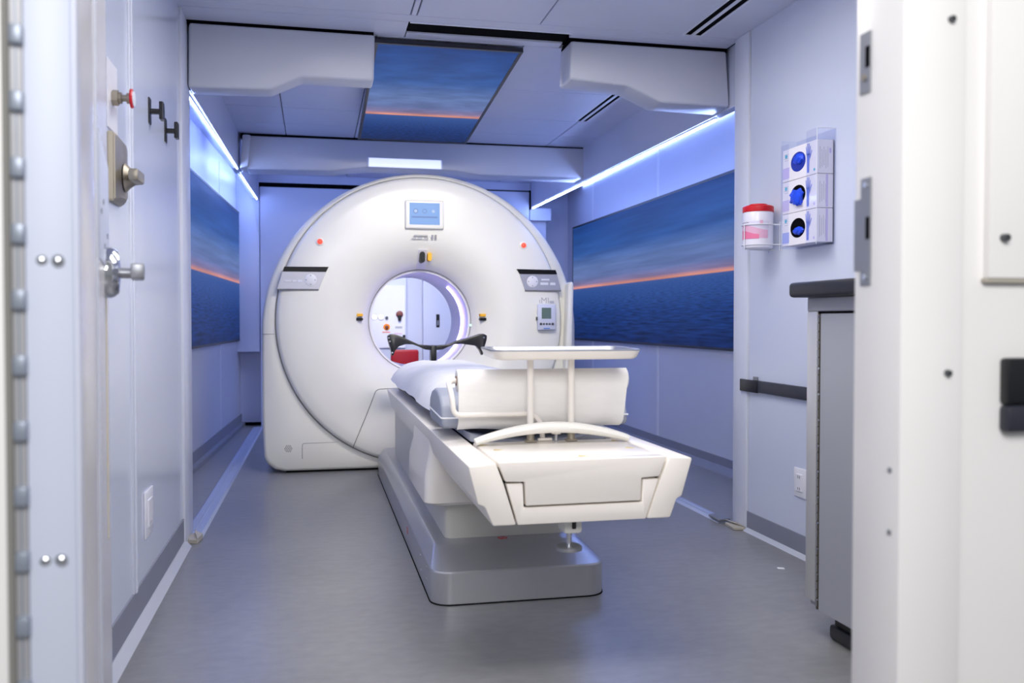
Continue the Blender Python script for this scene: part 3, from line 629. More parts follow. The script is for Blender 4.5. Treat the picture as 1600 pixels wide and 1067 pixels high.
# small control box hanging on the gantry
mo = thing('wall_controller', 'small pale control box with a grey green screen on the right of the scanner front', 'control box', (1.618, 6.22, 0.98))
cb_ = obj('case', box(B(), 1.553, 1.684, 6.200, 6.238, 0.982, 1.166, 0.008, 2), PALEBL, mo)
obj('screen', box(B(), 1.580, 1.650, 6.198, 6.201, 1.062, 1.140, 0.001, 1), LCD, mo)
for i, x in enumerate((1.574, 1.596, 1.617, 1.638, 1.661)): obj('button', cyl(B(), (x, 6.201, 1.024), (x, 6.197, 1.024), 0.0095 if i in (0, 4) else 0.0075), DARKST, mo)
obj('printed_strip', box(B(), 1.594, 1.640, 6.1990, 6.2005, 0.989, 0.996), BLUETXT, mo)
obj('side_port', box(B(), 1.545, 1.555, 6.21, 6.23, 1.05, 1.075), DARKST, mo)

# ================================================================== PATIENT TABLE
TX = 0.757
tb = thing('patient_table', 'long white patient table on a silver base in front of the scanner', 'table', (TX, 4.3, 0))
def base_ring(z, ins, fi, r): return rrect(0.415+ins, 1.085-ins, 3.245+fi, 6.20, r, z, 8)
b = B(); loft(b, [base_ring(0.0, 0, 0, 0.075), base_ring(0.118, 0, 0, 0.075), base_ring(0.124, 0.002, 0.004, 0.075), base_ring(0.168, 0.036, 0.205, 0.06), base_ring(0.173, 0.044, 0.218, 0.055)])
bs_ = obj('base', b, SILVER, tb, 28)
obj('base_line', loft(B(), [base_ring(0.0, -0.003, -0.003, 0.077), base_ring(0.004, -0.003, -0.003, 0.077)]), GAP, bs_)
obj('label_ring', lathe(B(), (0.735, 3.52, 0.173), (0, 0, 1), [(0.020, 0), (0.020, 0.001), (0.014, 0.001), (0.014, 0)], 28), RED, bs_)
b = B(); box(b, -0.012, 0.012, -0.003, 0.003, 0, 0.001, 0, 1, Matrix.Translation((0.735, 3.52, 0.173)) @ Matrix.Rotation(0.8, 4, 'Z')); obj('label_bar', b, RED, bs_)
for y, z in ((3.42, 0.055), (3.42, 0.10), (3.60, 0.04), (3.62, 0.095)):
    obj('screw', cyl(B(), (0.4155, y, z), (0.4125, y, z), 0.006, seg=10), STEEL, bs_)
obj('label_ring', lathe(B(), (0.4150, 4.15, 0.075), (-1, 0, 0), [(0.018, 0), (0.018, 0.001), (0.013, 0.001), (0.013, 0)], 20), RED, bs_)
b = B(); loft(b, [rrect(0.508, 1.005, 3.555, 5.9, 0.035, z, 5) for z in (0.171, 0.47)]); obj('plinth', b, PLINTH, tb)
b = B(); loft(b, [rrect(0.416+i, 1.096-i, 3.47+i, 4.15-i, 0.05, z, 6) for z, i in ((0.322, 0.014), (0.334, 0.0), (0.45, 0.004), (0.52, 0.020), (0.595, 0.024))]); obj('shroud', b, TABLEW, tb)
# body between the rails
b = B(); xz(b, [(0.51, 0.46), (1.03, 0.46), (1.045, 0.60), (0.495, 0.60)], 2.56, 5.45); ub = obj('underbody', b, PLINTH, tb)
Y0, Y1 = 2.515, 5.47
left = [(0.424, 0.634), (0.506, 0.640), (0.529, 0.580), (0.567, 0.457), (0.497, 0.457), (0.473, 0.514), (0.453, 0.521)]
obj('side_rail', xz(B(), left, Y0, Y1, 0.007, 2), TABLEW, tb)
right = [(1.034, 0.641), (1.112, 0.636), (1.078, 0.520), (1.062, 0.514), (1.041, 0.457), (0.966, 0.457), (1.010, 0.580)]
obj('side_rail', xz(B(), right, Y0, Y1, 0.007, 2), TABLEW, tb)
lid = B()
xz(lid, [(0.511, 0.642), (1.029, 0.643), (1.005, 0.583), (0.949, 0.580), (0.946, 0.513), (0.594, 0.512), (0.591, 0.582), (0.534, 0.584)], Y0, Y0+0.05, 0.004, 2)
box(lid, 0.513, 1.027, Y0+0.045, 2.945, 0.606, 0.6415, 0.006, 2)
lidp = obj('end_cover', lid, TABLEW, tb)
obj('lower_cover', xz(B(), [(0.537, 0.5775), (0.586, 0.5775), (0.589, 0.506), (0.951, 0.507), (0.954, 0.5755), (1.004, 0.576), (0.963, 0.457), (0.571, 0.457)], Y0+0.003, Y0+0.05, 0.003, 2), TABLEW, tb)
obj('panel_gap', xz(B(), [(0.50, 0.62), (1.04, 0.62), (1.0, 0.47), (0.55, 0.47)], Y0+0.03, Y0+0.048), GAP, tb)
for x, y, w, a in ((0.785, 2.585, 0.030, 0.2), (0.985, 2.72, 0.030, -0.2), (0.560, 2.76, 0.030, 0.3), (0.995, 2.90, 0.026, 0.1), (0.535, 2.88, 0.028, 0.2)):
    b = B(); M = Matrix.Translation((x, y, 0.6415)) @ Matrix.Rotation(a, 4, 'Z'); prism(b, [M @ Vector(p) for p in ((-w/2, -0.012, 0), (w/2, -0.006, 0), (w*0.2, 0.004, 0), (-w*0.1, 0.016, 0), (-w*0.4, 0.004, 0))], (0, 0, 0.0012)); obj('adhesive_residue', b, RESID, lidp)
# curved handle on the end cover
hp = []
for i in range(25):
    t = i/24; x = 0.508+(1.030-0.508)*t; hz_ = math.sin(PI*t)**0.85
    hp.append((x, 2.868+0.004*math.sin(PI*t), 0.653+0.042*hz_, 0.012+0.007*math.sin(PI*t)))
b = B(); rings = []
for i, (x, y, z, h) in enumerate(hp):
    x0, x1 = hp[max(i-1, 0)], hp[min(i+1, 24)]; d = Vector((x1[0]-x0[0], 0, x1[2]-x0[2])).normalized(); n = Vector((-d.z, 0, d.x)); c = Vector((x, y, z)); ring = []
    for k in range(12):
        a = 2*PI*k/12; ring.append(c+n*h*math.sin(a)+Vector((0, 0.022, 0))*math.cos(a))
    rings.append(ring)
loft(b, rings); obj('handle', b, GANT2, tb)
# dark well and cradle behind the cover
obj('cradle_well', box(B(), 0.512, 1.028, 2.945, 5.46, 0.596, 0.622), DARKST, tb)
def cradle_sec(y, half, z0, z1):
    pts = []
    for i in range(13):
        t = -1+2*i/12; pts.append((TX+half*t, y, z0-0.03*(1-t*t)+0.03))
    for i in range(13):
        t = 1-2*i/12; pts.append((TX+half*t, y, z1-0.035*(1-t*t)+0.03))
    return pts
b = B(); loft(b, [cradle_sec(y, 0.245, 0.610, 0.634) for y in (2.99, 3.6, 4.6, 5.66)]); obj('cradle', b, VINYL, tb)
# levelling foot
ft = obj('foot_bracket', box(B(), 0.733, 0.792, 2.60, 2.68, 0.402, 0.458, 0.010, 2), GANT2, tb)
obj('foot_rod', cyl(B(), (0.760, 2.64, 0.36), (0.760, 2.64, 0.445), 0.0085), CHROME, ft)
obj('foot_pad', lathe(B(), (0.760, 2.64, 0.345), (0, 0, 1), [(0.040, 0), (0.040, 0.010), (0.036, 0.014), (0.012, 0.017)], 40, True, True), STEEL, ft)
obj('foot_latch', box(B(), 0.758, 0.770, 2.594, 2.602, 0.418, 0.452, 0.002, 1), BLACK, ft)

# mattress pad under its paper: one padded top and one sheet
def hump(y, hw, z0, zt, n=28, e=2.8):
    out = []
    for i in range(n+1):
        t = -1+2*i/n; out.append(Vector((TX+hw*t, y, z0+(zt-z0)*(max(0, 1-abs(t)**e))**0.75)))
    return out
pad = thing('mattress_pad', 'grey padded mattress on the table under the white paper sheet', 'mattress', (TX, 4.4, 0.66))
b = B(); R = []
for y, zt in ((3.43, 0.765), (3.50, 0.780), (4.4, 0.784), (5.45, 0.784), (5.55, 0.775)):
    up = hump(y, 0.285, 0.688, zt); R.append([tuple(p) for p in up]+[(p.x, p.y, 0.686) for p in reversed(up[1:-1])])
loft(b, R); obj('pad', b, VINYL, pad)
sh = B(); rows = []
ysn = [3.42+(5.62-3.42)*j/44 for j in range(45)]
for j, y in enumerate(ysn):
    zt = 0.812+0.008*math.sin(y*2.1)+(0.0 if y < 5.5 else -0.02*((y-5.5)/0.12)**2); row = []
    hw = 0.305+0.006*math.sin(y*5.3)+0.004*math.sin(y*13)
    for p in hump(y, hw, 0.683, zt, 36, 3.8):
        w = 0.0035*math.sin(p.x*23+y*7)*math.sin(y*9-p.x*5)+0.002*math.sin(p.x*51+y*17)
        row.append(sh.verts.new((p.x, p.y, max(p.z+w, 0.682))))
    rows.append(row)
for a, c in zip(rows, rows[1:]):
    for i in range(36): sh.faces.new((a[i], a[i+1], c[i+1], c[i]))
tag(obj('paper_sheet', sh, PAPER, None, 60), 'white paper sheet spread over the table up to the scanner bore', 'sheet')

# head rest beyond the table end
hr = thing('head_rest', 'black winged carbon head rest at the scanner end of the table', 'head rest', (TX, 5.85, 0.66))
wing = [(0.752, 0.886), (0.66, 0.893), (0.603, 0.919), (0.545, 0.947), (0.503, 0.961), (0.478, 0.962), (0.456, 0.950), (0.458, 0.925), (0.474, 0.868), (0.484, 0.824), (0.492, 0.820), (0.502, 0.850), (0.528, 0.882), (0.572, 0.896), (0.62, 0.894), (0.66, 0.879), (0.70, 0.860), (0.742, 0.856)]
obj('left_wing', xz(B(), wing, 5.80, 5.865, 0.006, 2), CARB, hr)
obj('right_wing', xz(B(), [(2*TX-x+(0.05 if abs(x-TX) > 0.2 else 0.0), z) for x, z in wing][::-1], 5.80, 5.865, 0.006, 2), CARB, hr)
b = B(); box(b, 0.735, 0.772, 5.79, 5.87, 0.76, 0.888, 0.006, 2); obj('post', b, BLACK, hr)
obj('mount_plate', box(B(), 0.66, 0.85, 5.665, 5.92, 0.735, 0.765, 0.008, 2), CARB, hr)
obj('mount_arm', box(B(), 0.70, 0.81, 5.662, 5.72, 0.66, 0.74, 0.004, 1), CARB, hr)
for x, z in ((0.464, 0.937), (0.470, 0.915), (0.486, 0.842), (1.086, 0.937), (1.084, 0.855)): obj('rivet', cyl(B(), (x, 5.801, z), (x, 5.797, z), 0.005, seg=10), CHROME, hr)

# cushion at the foot end
cu = thing('cushion', 'grey vinyl bolster cushion under the paper roll at the foot of the table', 'cushion', (0.76, 3.2, 0.69))
prof_c = [(3.075, 0.690), (3.36, 0.690), (3.395, 0.705), (3.40, 0.745), (3.385, 0.785), (3.34, 0.812), (3.27, 0.826), (3.20, 0.826), (3.13, 0.808), (3.08, 0.772), (3.058, 0.73), (3.058, 0.702)]
prof_c = [(y, 0.674+(z-0.69)*0.95) for y, z in prof_c]
b = B(); prism(b, [(0.425, y, z) for y, z in prof_c], (0.675, 0, 0), 0.012, 3); obj('body', b, VINYL, cu, 30)
b = B(); tube(b, fillet([(0.424, 3.395, 0.722), (0.424, 3.06, 0.712), (1.10, 3.056, 0.712)], 0.01), 0.003, 6); obj('piping', b, PIPING, cu)
# paper roll with its hanging sheet
rl = thing('paper_roll', 'white exam paper roll hanging from a bent tube over the grey cushion', 'paper roll', (0.77, 3.02, 0.69))
RY, RZ, RR = 3.02, 0.844, 0.037
b = B()
lathe(b, (0.470, RY, RZ), (1, 0, 0), [(0.016, 0.0), (RR, 0), (RR, 0.606), (0.016, 0.606)], 40); obj('roll', b, PAPERR, rl, 40)
b = B(); lathe(b, (0.468, RY, RZ), (1, 0, 0), [(0.011, 0), (0.017, 0), (0.017, 0.610), (0.011, 0.610)], 24); obj('core', b, mat('cardboard_core', (150, 112, 84), 0.7), rl)
b = B(); rows = []
hang = [(RY-0.01, RZ+RR+0.0015), (RY-0.026, RZ+RR*0.76), (RY-0.0375, RZ+0.012), (RY-0.0395, RZ-0.01), (RY-0.038, RZ-0.04), (RY-0.034, RZ-0.08), (RY-0.030, RZ-0.115), (RY-0.022, RZ-0.145), (RY-0.006, RZ-0.160), (RY+0.015, RZ-0.169)]
for k, (y, z) in enumerate(hang):
    f = k/(len(hang)-1)
    rows.append([b.verts.new((0.470+0.003*f+(0.606-0.022*f)*i/30, y+0.004*f*math.sin(i*0.7+k)-0.004*math.sin(i*0.31)*f, z+0.003*f*math.sin(i*0.5))) for i in range(31)])
for a, c in zip(rows, rows[1:]):
    for i in range(30): b.faces.new((a[i], c[i], c[i+1], a[i+1]))
bmesh.ops.recalc_face_normals(b, faces=b.faces); obj('hanging_sheet', b, PAPERR, rl, 70)
hd = thing('roll_holder', 'bent cream metal tube holding the paper roll', 'roll holder', (0.765, 2.95, 0.64))
b = B(); tube(b, fillet([(1.085, RY, RZ), (0.440, RY, RZ), (0.444, 2.955, 0.80), (0.450, 2.950, 0.733), (0.722, 2.950, 0.733), (0.752, 2.955, 0.700), (0.757, 2.957, 0.6435)], 0.026, 7), 0.0093, 12); obj('tube', b, TABLEW, hd, 60)
obj('foot_plate', box(B(), 0.735, 0.785, 2.930, 2.944, 0.6428, 0.651, 0.002, 1), TABLEW, hd)
kn = thing('clamp_knob', 'small cream thumb knob between the two tray posts', 'knob', (0.792, 2.91, 0.6415))
obj('stem', cyl(B(), (0.792, 2.91, 0.6415), (0.792, 2.91, 0.668), 0.006), STEEL, kn); obj('cap', lathe(B(), (0.792, 2.91, 0.667), (0, 0, 1), [(0.006, 0), (0.016, 0.001), (0.017, 0.006), (0.012, 0.009)], 24, True, True), TABLEW, kn)
# instrument tray on two posts
tr = thing('instrument_tray', 'shallow steel tray on two cream posts above the foot of the table', 'tray', (0.78, 2.92, 0.6415))
def tray_ring(z, ins, r): return [(x, y, z+0.02*(y-2.92)) for x, y, _ in rrect(0.552+ins, 1.055-ins, 2.78+ins, 3.045-ins, r, 0, 6)]
b = B(); loft(b, [tray_ring(0.925, 0.020, 0.03), tray_ring(0.932, 0.010, 0.035), tray_ring(0.953, 0.0, 0.045)], True, False); obj('shell', b, TABLEW, tr, 40)
b = B(); loft(b, [tray_ring(0.953, 0.0, 0.045), tray_ring(0.957, 0.0, 0.045), tray_ring(0.957, 0.016, 0.036), tray_ring(0.938, 0.026, 0.03)], False, True); obj('pan', b, STEEL, tr, 40)
for x in (0.704, 0.846):
    p = obj('post', cyl(B(), (x, 2.915, 0.643), (x, 2.915, 0.928), 0.0112, seg=20), TABLEW, tr)
    b = B(); cyl(b, (x, 2.915, 0.6425), (x, 2.915, 0.672), 0.0132, seg=20); box(b, x-0.019, x+0.019, 2.90, 2.93, 0.6425, 0.649, 0.002, 1); obj('foot', b, PEWTER, p)

# ================================================================== THINGS ON THE LEFT WALL
t = thing('emergency_button', 'red rimmed push button on a white plate above the beige lever', 'button', (XL, 2.93, 1.72))
obj('plate', box(B(), XL, XL+0.004, 2.865, 3.00, 1.625, 1.83, 0.001, 1), OUTW, t)
b = B(); cyl(b, (XL+0.003, 2.93, 1.725), (XL+0.022, 2.93, 1.725), 0.024, seg=6); cyl(b, (XL+0.02, 2.93, 1.725), (XL+0.030, 2.93, 1.725), 0.017, seg=20); obj('nut', b, PEWTER, t)
b = B(); cyl(b, (XL+0.03, 2.93, 1.725), (XL+0.045, 2.93, 1.725), 0.010, seg=20); cyl(b, (XL+0.045, 2.93, 1.725), (XL+0.056, 2.93, 1.725), 0.016, seg=20); obj('stem', b, PEWTER, t)
obj('rim', lathe(B(), (XL+0.055, 2.93, 1.725), (1, 0, 0), [(0.012, 0), (0.029, 0.001), (0.029, 0.006), (0.024, 0.009)], 32), RED, t); obj('cap', lathe(B(), (XL+0.06, 2.93, 1.725), (1, 0, 0), [(0.0245, 0), (0.023, 0.006), (0.001, 0.008)], 32, False, True), OUTW, t)
t = thing('door_lever_trim', 'beige metal lever lock on the left wall below the red rimmed button', 'lever lock', (XL, 2.95, 1.5))
b = B(); loft(b, [[(XL+x, y, z) for y, z in q] for x, q in ((0, [(2.862, 1.405), (3.035, 1.405), (3.035, 1.615), (2.862, 1.615)]), (0.020, [(2.868, 1.408), (3.03, 1.418), (3.03, 1.602), (2.868, 1.612)]), (0.032, [(2.90, 1.425), (3.0, 1.43), (3.0, 1.585), (2.90, 1.595)]))])
bmesh.ops.bevel(b, geom=list(b.edges), offset=0.004, segments=2, affect='EDGES'); obj('body', b, PEWTER, t)
b = B(); lathe(b, (XL+0.036, 2.95, 1.487), (1, 0, 0), [(0.045, 0), (0.032, 0.012), (0.022, 0.026), (0.020, 0.040)], 28, False, True); box(b, XL+0.058, XL+0.088, 2.86, 2.965, 1.468, 1.504, 0.008, 2); obj('lever', b, PEWTER, t)
for y, z, lb in ((3.572, 1.83, 'black coat hook on the left wall, the nearer and higher of two'), (3.938, 1.833, 'black coat hook on the left wall, the one beside the white corner trim')):
    t = thing('coat_hook', lb, 'hook', (XL, y, z), 'black hooks on the left wall')
    obj('back_plate', box(B(), XL, XL+0.005, y-0.02, y+0.02, z-0.048, z+0.048, 0.001, 1), BLACK, t)
    obj('stem', box(B(), XL+0.004, XL+0.040, y-0.010, y+0.010, z-0.010, z+0.008, 0.001, 1), BLACK, t)
    obj('front_plate', box(B(), XL+0.038, XL+0.052, y-0.022, y+0.022, z-0.032, z+0.034, 0.002, 1), BLACK, t)
def outlet(label, x, y0, y1, z0, z1, sx, two):
    t = thing('wall_outlet', label, 'outlet', (x, (y0+y1)/2, (z0+z1)/2))
    a = lambda d0, d1: (min(x+sx*d0, x+sx*d1), max(x+sx*d0, x+sx*d1))
    ym, zm = (y0+y1)/2, (z0+z1)/2; w, h = (y1-y0), (z1-z0)
    obj('cover_plate', box(B(), *a(0, 0.007), y0, y1, z0, z1, 0.003, 2), OUTW, t)
    obj('face', box(B(), *a(0.006, 0.011), ym-w*0.26, ym+w*0.26, zm-h*0.30, zm+h*0.30, 0.002, 1), OUTW, t)
    for dz in ((-0.2, 0.2) if two else (-0.22,)):
        for dy in (-0.07, 0.07): obj('slot', box(B(), *a(0.0105, 0.0117), ym+w*dy-0.0025, ym+w*dy+0.0025, zm+h*dz-0.006, zm+h*dz+0.006), GREYTXT2, t)
outlet('white outlet plate low on the left wall near the corner trim', XL, 3.39, 3.545, 0.265, 0.435, 1, False)
outlet('white twin outlet on the right wall, half hidden by the grey cabinet', XR, 3.555, 3.655, 0.262, 0.392, -1, True)

# ================================================================== THINGS ON THE RIGHT WALL
t = thing('wall_rail', 'dark rubbing rail on the right wall beside the grey cabinet', 'rail', (XR, 3.8, 0.73))
obj('bar', box(B(), XR-0.020, XR, 2.9, 3.99, 0.700, 0.757, 0.004, 2), RAILM, t); obj('end_cap', box(B(), XR-0.024, XR-0.010, 3.975, 4.155, 0.697, 0.757, 0.004, 2), BLACK, t); obj('clip', box(B(), XR-0.016, XR-0.002, 4.0, 4.03, 0.757, 0.775, 0.002, 1), STEEL, t)

# glove dispenser
gd = thing('glove_dispenser', 'clear acrylic dispenser holding three glove boxes on the right wall', 'dispenser', (XR, 3.5, 1.37))
bx0, bx1, by0, by1, bz0, bz1 = 2.030, 2.104, 3.360, 3.640, 1.375, 1.800
b = B(); box(b, 2.1045, 2.1095, by0-0.010, by1+0.010, bz0-0.008, bz1+0.045); obj('back_plate', b, ACRY, gd)
obj('side_plate', box(B(), bx0-0.004, 2.1045, by0-0.007, by0-0.004, bz0-0.008, bz1+0.045), ACRY, gd)
obj('side_plate', box(B(), bx0-0.004, 2.1045, by1+0.004, by1+0.007, bz0-0.008, bz1+0.045), ACRY, gd)
obj('bottom_plate', box(B(), bx0-0.004, 2.1045, by0-0.004, by1+0.004, bz0-0.008, bz0-0.004), ACRY, gd)
obj('front_strip', box(B(), bx0-0.007, bx0-0.004, by0-0.004, by0+0.075, bz0-0.008, bz1+0.045), ACRY, gd)
obj('front_strip', box(B(), bx0-0.007, bx0-0.004, by1-0.06, by1+0.004, bz0-0.008, bz1+0.02), ACRY, gd)
b = B(); tube(b, [(bx0-0.0055, by0-0.0055, bz0-0.008), (bx0-0.0055, by0-0.0055, bz1+0.045)], 0.0016, 6); tube(b, [(bx0-0.0055, by0-0.0055, bz1+0.045), (2.108, by0-0.0055, bz1+0.045)], 0.0012, 6); obj('front_edge', b, WIRE, gd)
HB = (bz1-bz0)/3
def hand_print(b, x, cy, cz, s):
    """a flat printed raised hand facing -x: five fingers over a palm and wrist"""
    def q(pts):
        vs = [b.verts.new((x, cy+p[0]*s, cz+p[1]*s)) for p in pts]; b.faces.new(vs)
    q([(-0.14, -0.1), (-0.10, -1.0), (0.16, -1.0), (0.20, -0.1), (0.22, 0.25), (-0.20, 0.25)])
    for dx, l, tilt in ((-0.16, 0.55, -0.10), (-0.05, 0.75, -0.04), (0.07, 0.78, 0.03), (0.18, 0.6, 0.10)): q([(dx-0.05, 0.2), (dx+0.05, 0.2), (dx+tilt+0.04, 0.2+l), (dx+tilt-0.04, 0.2+l)])
    q([(-0.16, -0.15), (-0.19, 0.12), (-0.42, 0.48), (-0.48, 0.42)])
def gloves(b, cy, cz, ry, rz, x, drape, seed):
    rnd = random.Random(seed); t = bmesh.new(); bmesh.ops.create_icosphere(t, subdivisions=3, radius=1)
    for v in t.verts:
        n = v.co.normalized(); k = 1+0.16*math.sin(n.y*7+seed)*math.cos(n.z*6+seed*2)+0.10*math.sin(n.y*13+n.z*9)
        v.co = Vector((x+n.x*0.012*k, cy+n.y*ry*k*0.9, cz+n.z*rz*k*0.85))
        if drape and n.z < -0.2: v.co.z -= drape*(abs(n.y-0.5)); v.co.x -= 0.004
    merge(b, t)
specs = ((2, 'white glove box showing a wide opening of blue gloves, top of the dispenser', False), (1, 'white glove box with a blue glove pulled out, middle of the dispenser', True), (0, 'white glove box with a dark opening, bottom of the dispenser', False))
for k, lb, pulled in specs:
    z0 = bz0+HB*k+0.001; z1 = bz0+HB*(k+1)-0.001; zm = (z0+z1)/2
    t = thing('glove_box', lb, 'glove box', ((bx0+bx1)/2, (by0+by1)/2, z0), 'glove boxes in the clear dispenser')
    obj('carton', box(B(), bx0, bx1, by0, by1, z0, z1, 0.0015, 1), CARD, t)
    yo = by0+0.150
    obj('opening', oval_x(B(), bx0, yo, zm+0.002, 0.060, 0.042, 0.0006), GAP if k != 2 else GLOVED, t)
    b = B()
    if k == 2: gloves(b, yo-0.008, zm+0.012, 0.046, 0.026, bx0-0.001, 0, 1)
    elif k == 1: gloves(b, yo, zm-0.004, 0.056, 0.034, bx0-0.006, 0.02, 2)
    else: gloves(b, yo-0.008, zm-0.012, 0.046, 0.020, bx0-0.001, 0, 3)
    obj('glove', b, GLOVE, t, 50)
    b = B(); hand_print(b, bx0-0.0008, by0+0.068, zm+0.004, 0.062); obj('printed_hand', b, HANDP, t)
    obj('printed_band', box(B(), bx0-0.0006, bx0, by1-0.058, by1-0.002, z0+0.012, zm-0.01), LAVP if k else mat('printed_pale_blue', (164, 176, 234), 0.5), t)
    obj('printed_seal', oval_x(B(), bx0, by1-0.03, zm+0.04, 0.010, 0.008, 0.0006), TEALP, t)
    b = B(); box(b, bx0+0.040, bx0+0.050, by0-0.0006, by0, z0+0.004, z1-0.002) if k < 2 else box(b, bx0+0.055, bx0+0.063, by0-0.0006, by0, z1-0.055, z1-0.035); obj('printed_stripe', b, LAVP, t)
    b = B()
    for q in range(5):
        xx = bx0+0.012+q*0.009; box(b, xx, xx+0.0015, by0-0.0005, by0, z0+0.02+0.006*(q % 3), z1-0.03-0.012*(q % 2))
    o = obj('printed_text', b, GREYTXT, t); o['kind'] = 'stuff'
    b = B()
    for q in range(4): box(b, bx0-0.0005, bx0, by1-0.05, by1-0.012-0.006*(q % 2), z1-0.022-q*0.009, z1-0.0205-q*0.009)
    o = obj('printed_text', b, GREYTXT, t); o['kind'] = 'stuff'
    oval_x(B(), 0, 0, 0, 1, 1, 1).free()
    obj('printed_mark', oval_x(B(), bx0, by0+0.022, z0+0.018, 0.006, 0.006, 0.0006), TEALP if k == 2 else LAVP, t)

# wipes canister in its wire bracket
CX, CY, CR, CB = 2.020, 3.845, 0.069, 1.382
cn_ = thing('wipes_canister', 'white wipes canister with a red lid in a wire bracket on the right wall', 'canister', (CX, CY, CB))
obj('body', lathe(B(), (CX, CY, CB), (0, 0, 1), [(0.060, 0), (CR-0.002, 0.004), (CR, 0.012), (CR, 0.165), (CR-0.003, 0.172)], 48, True, True), CANW, cn_)
obj('lid', lathe(B(), (CX, CY, CB+0.170), (0, 0, 1), [(CR+0.001, 0), (CR+0.002, 0.003), (CR+0.002, 0.024), (CR-0.004, 0.029), (0.043, 0.030), (0.042, 0.036), (0.038, 0.038)], 48, True, True), RED, cn_)
A0 = PI*1.02
def wrap(z0, z1, a0, a1, r, m, name, twist=0.0, n=20):
    b = B(); r0, r1 = [], []
    for i in range(n+1):
        a = a0+(a1-a0)*i/n; tz = twist*math.sin(i/n*PI*1.5)
        r0.append(b.verts.new((CX+r*math.cos(a), CY+r*math.sin(a), z0))); r1.append(b.verts.new((CX+r*math.cos(a), CY+r*math.sin(a), z1+tz)))
    for i in range(n): b.faces.new((r0[i], r0[i+1], r1[i+1], r1[i]))
    bmesh.ops.recalc_face_normals(b, faces=b.faces); return obj(name, b, m, cn_)
wrap(CB+0.050, CB+0.125, 2.25, 5.0, CR+0.0006, mat('label_pale', (220, 216, 234), 0.5), 'label')
wrap(CB+0.046, CB+0.096, 2.3, 4.9, CR+0.0010, PINKL, 'label_band', 0.012); wrap(CB+0.044, CB+0.074, 2.3, 4.3, CR+0.0014, PINKP, 'label_band', 0.010)
wrap(CB+0.118, CB+0.121, 2.4, 3.6, CR+0.0012, GREYTXT2, 'printed_line'); wrap(CB+0.112, CB+0.128, 4.35, 4.55, CR+0.0012, PINKL, 'printed_mark')
wb_ = thing('wire_bracket', 'white wire bracket around the wipes canister', 'bracket', (XR, CY, CB))
for z in (CB+0.110, CB+0.018):
    b = B(); pts = [(2.108, CY-0.064, z)]+[(CX+(CR+0.0045)*math.cos(a), CY+(CR+0.0045)*math.sin(a), z) for a in [math.radians(-50-260*i/32) for i in range(33)]]+[(2.108, CY+0.064, z)]
    tube(b, pts, 0.0025, 6); obj('hoop', b, WIRE, wb_)
b = B(); tube(b, [(CX-CR-0.006, CY-0.012, CB+0.112), (CX-CR-0.006, CY-0.012, CB-0.004), (CX, CY, CB-0.004), (2.106, CY, CB-0.004)], 0.0025, 6); obj('cradle_wire', b, WIRE, wb_)
for y in (CY-0.064, CY-0.045, CY+0.064):
    b = B(); tube(b, [(2.1065, y, CB-0.01), (2.1065, y, CB+0.125)], 0.0025, 6); obj('upright', b, WIRE, wb_)

# ================================================================== CABINET
cbx = thing('tall_cabinet', 'tall grey cabinet with a hinged door against the right wall', 'cabinet', (1.86, 2.4, 0))
FX, CY0, CY1, CZ0, CZ1 = 1.62, 1.95, 2.735, 0.092, 1.126
obj('body', box(B(), FX+0.018, 2.105, CY0, CY1-0.004, CZ0, CZ1-0.002), CABG, cbx)
obj('edge_post', box(B(), FX-0.002, FX+0.03, CY1-0.062, CY1, CZ0+0.02, CZ1-0.046, 0.005, 2), CABA, cbx)
obj('top_band', box(B(), FX-0.001, FX+0.03, CY0, CY1, CZ1-0.046, CZ1, 0.003, 1), CABT, cbx)
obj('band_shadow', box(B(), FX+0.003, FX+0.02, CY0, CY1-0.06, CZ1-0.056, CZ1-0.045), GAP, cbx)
dr = obj('door', box(B(), FX, FX+0.02, CY0+0.003, CY1-0.080, CZ0, CZ1-0.054, 0.002, 1), CABG, cbx)
hg = obj('hinge', box(B(), FX-0.001, FX+0.015, CY1-0.076, CY1-0.066, CZ0, CZ1-0.054, 0.002, 1), HNG, dr)
b = B()
for k in range(34):
    z = CZ0+0.012+k*0.0285; cyl(b, (FX-0.002, CY1-0.071, z), (FX-0.002, CY1-0.071, z+0.024), 0.0035, seg=8)
o = obj('hinge_knuckles', b, STRIKE, dr); o['kind'] = 'stuff'
b = B()
for k in range(12):
    z = CZ0+0.035+k*0.085; cyl(b, (FX-0.002, CY1-0.078, z), (FX-0.004, CY1-0.078, z), 0.003, seg=8)
o = obj('hinge_screws', b, CHROME, dr); o['kind'] = 'stuff'
ft = obj('foot', box(B(), 1.665, 2.08, 2.02, 2.63, 0.045, CZ0, 0.003, 1), BLACK, cbx); ft['label'] = 'black recessed plinth'
obj('foot_pad', box(B(), 1.652, 2.08, 2.02, 2.645, 0.0, 0.05, 0.012, 2), BLACK, cbx)
ct = obj('worktop', box(B(), FX-0.045, 2.108, CY0-0.03, CY1+0.05, CZ1+0.001, CZ1+0.052, 0.014, 3), BLKTOP)
tag(ct, 'black rounded worktop on the tall grey cabinet', 'worktop')

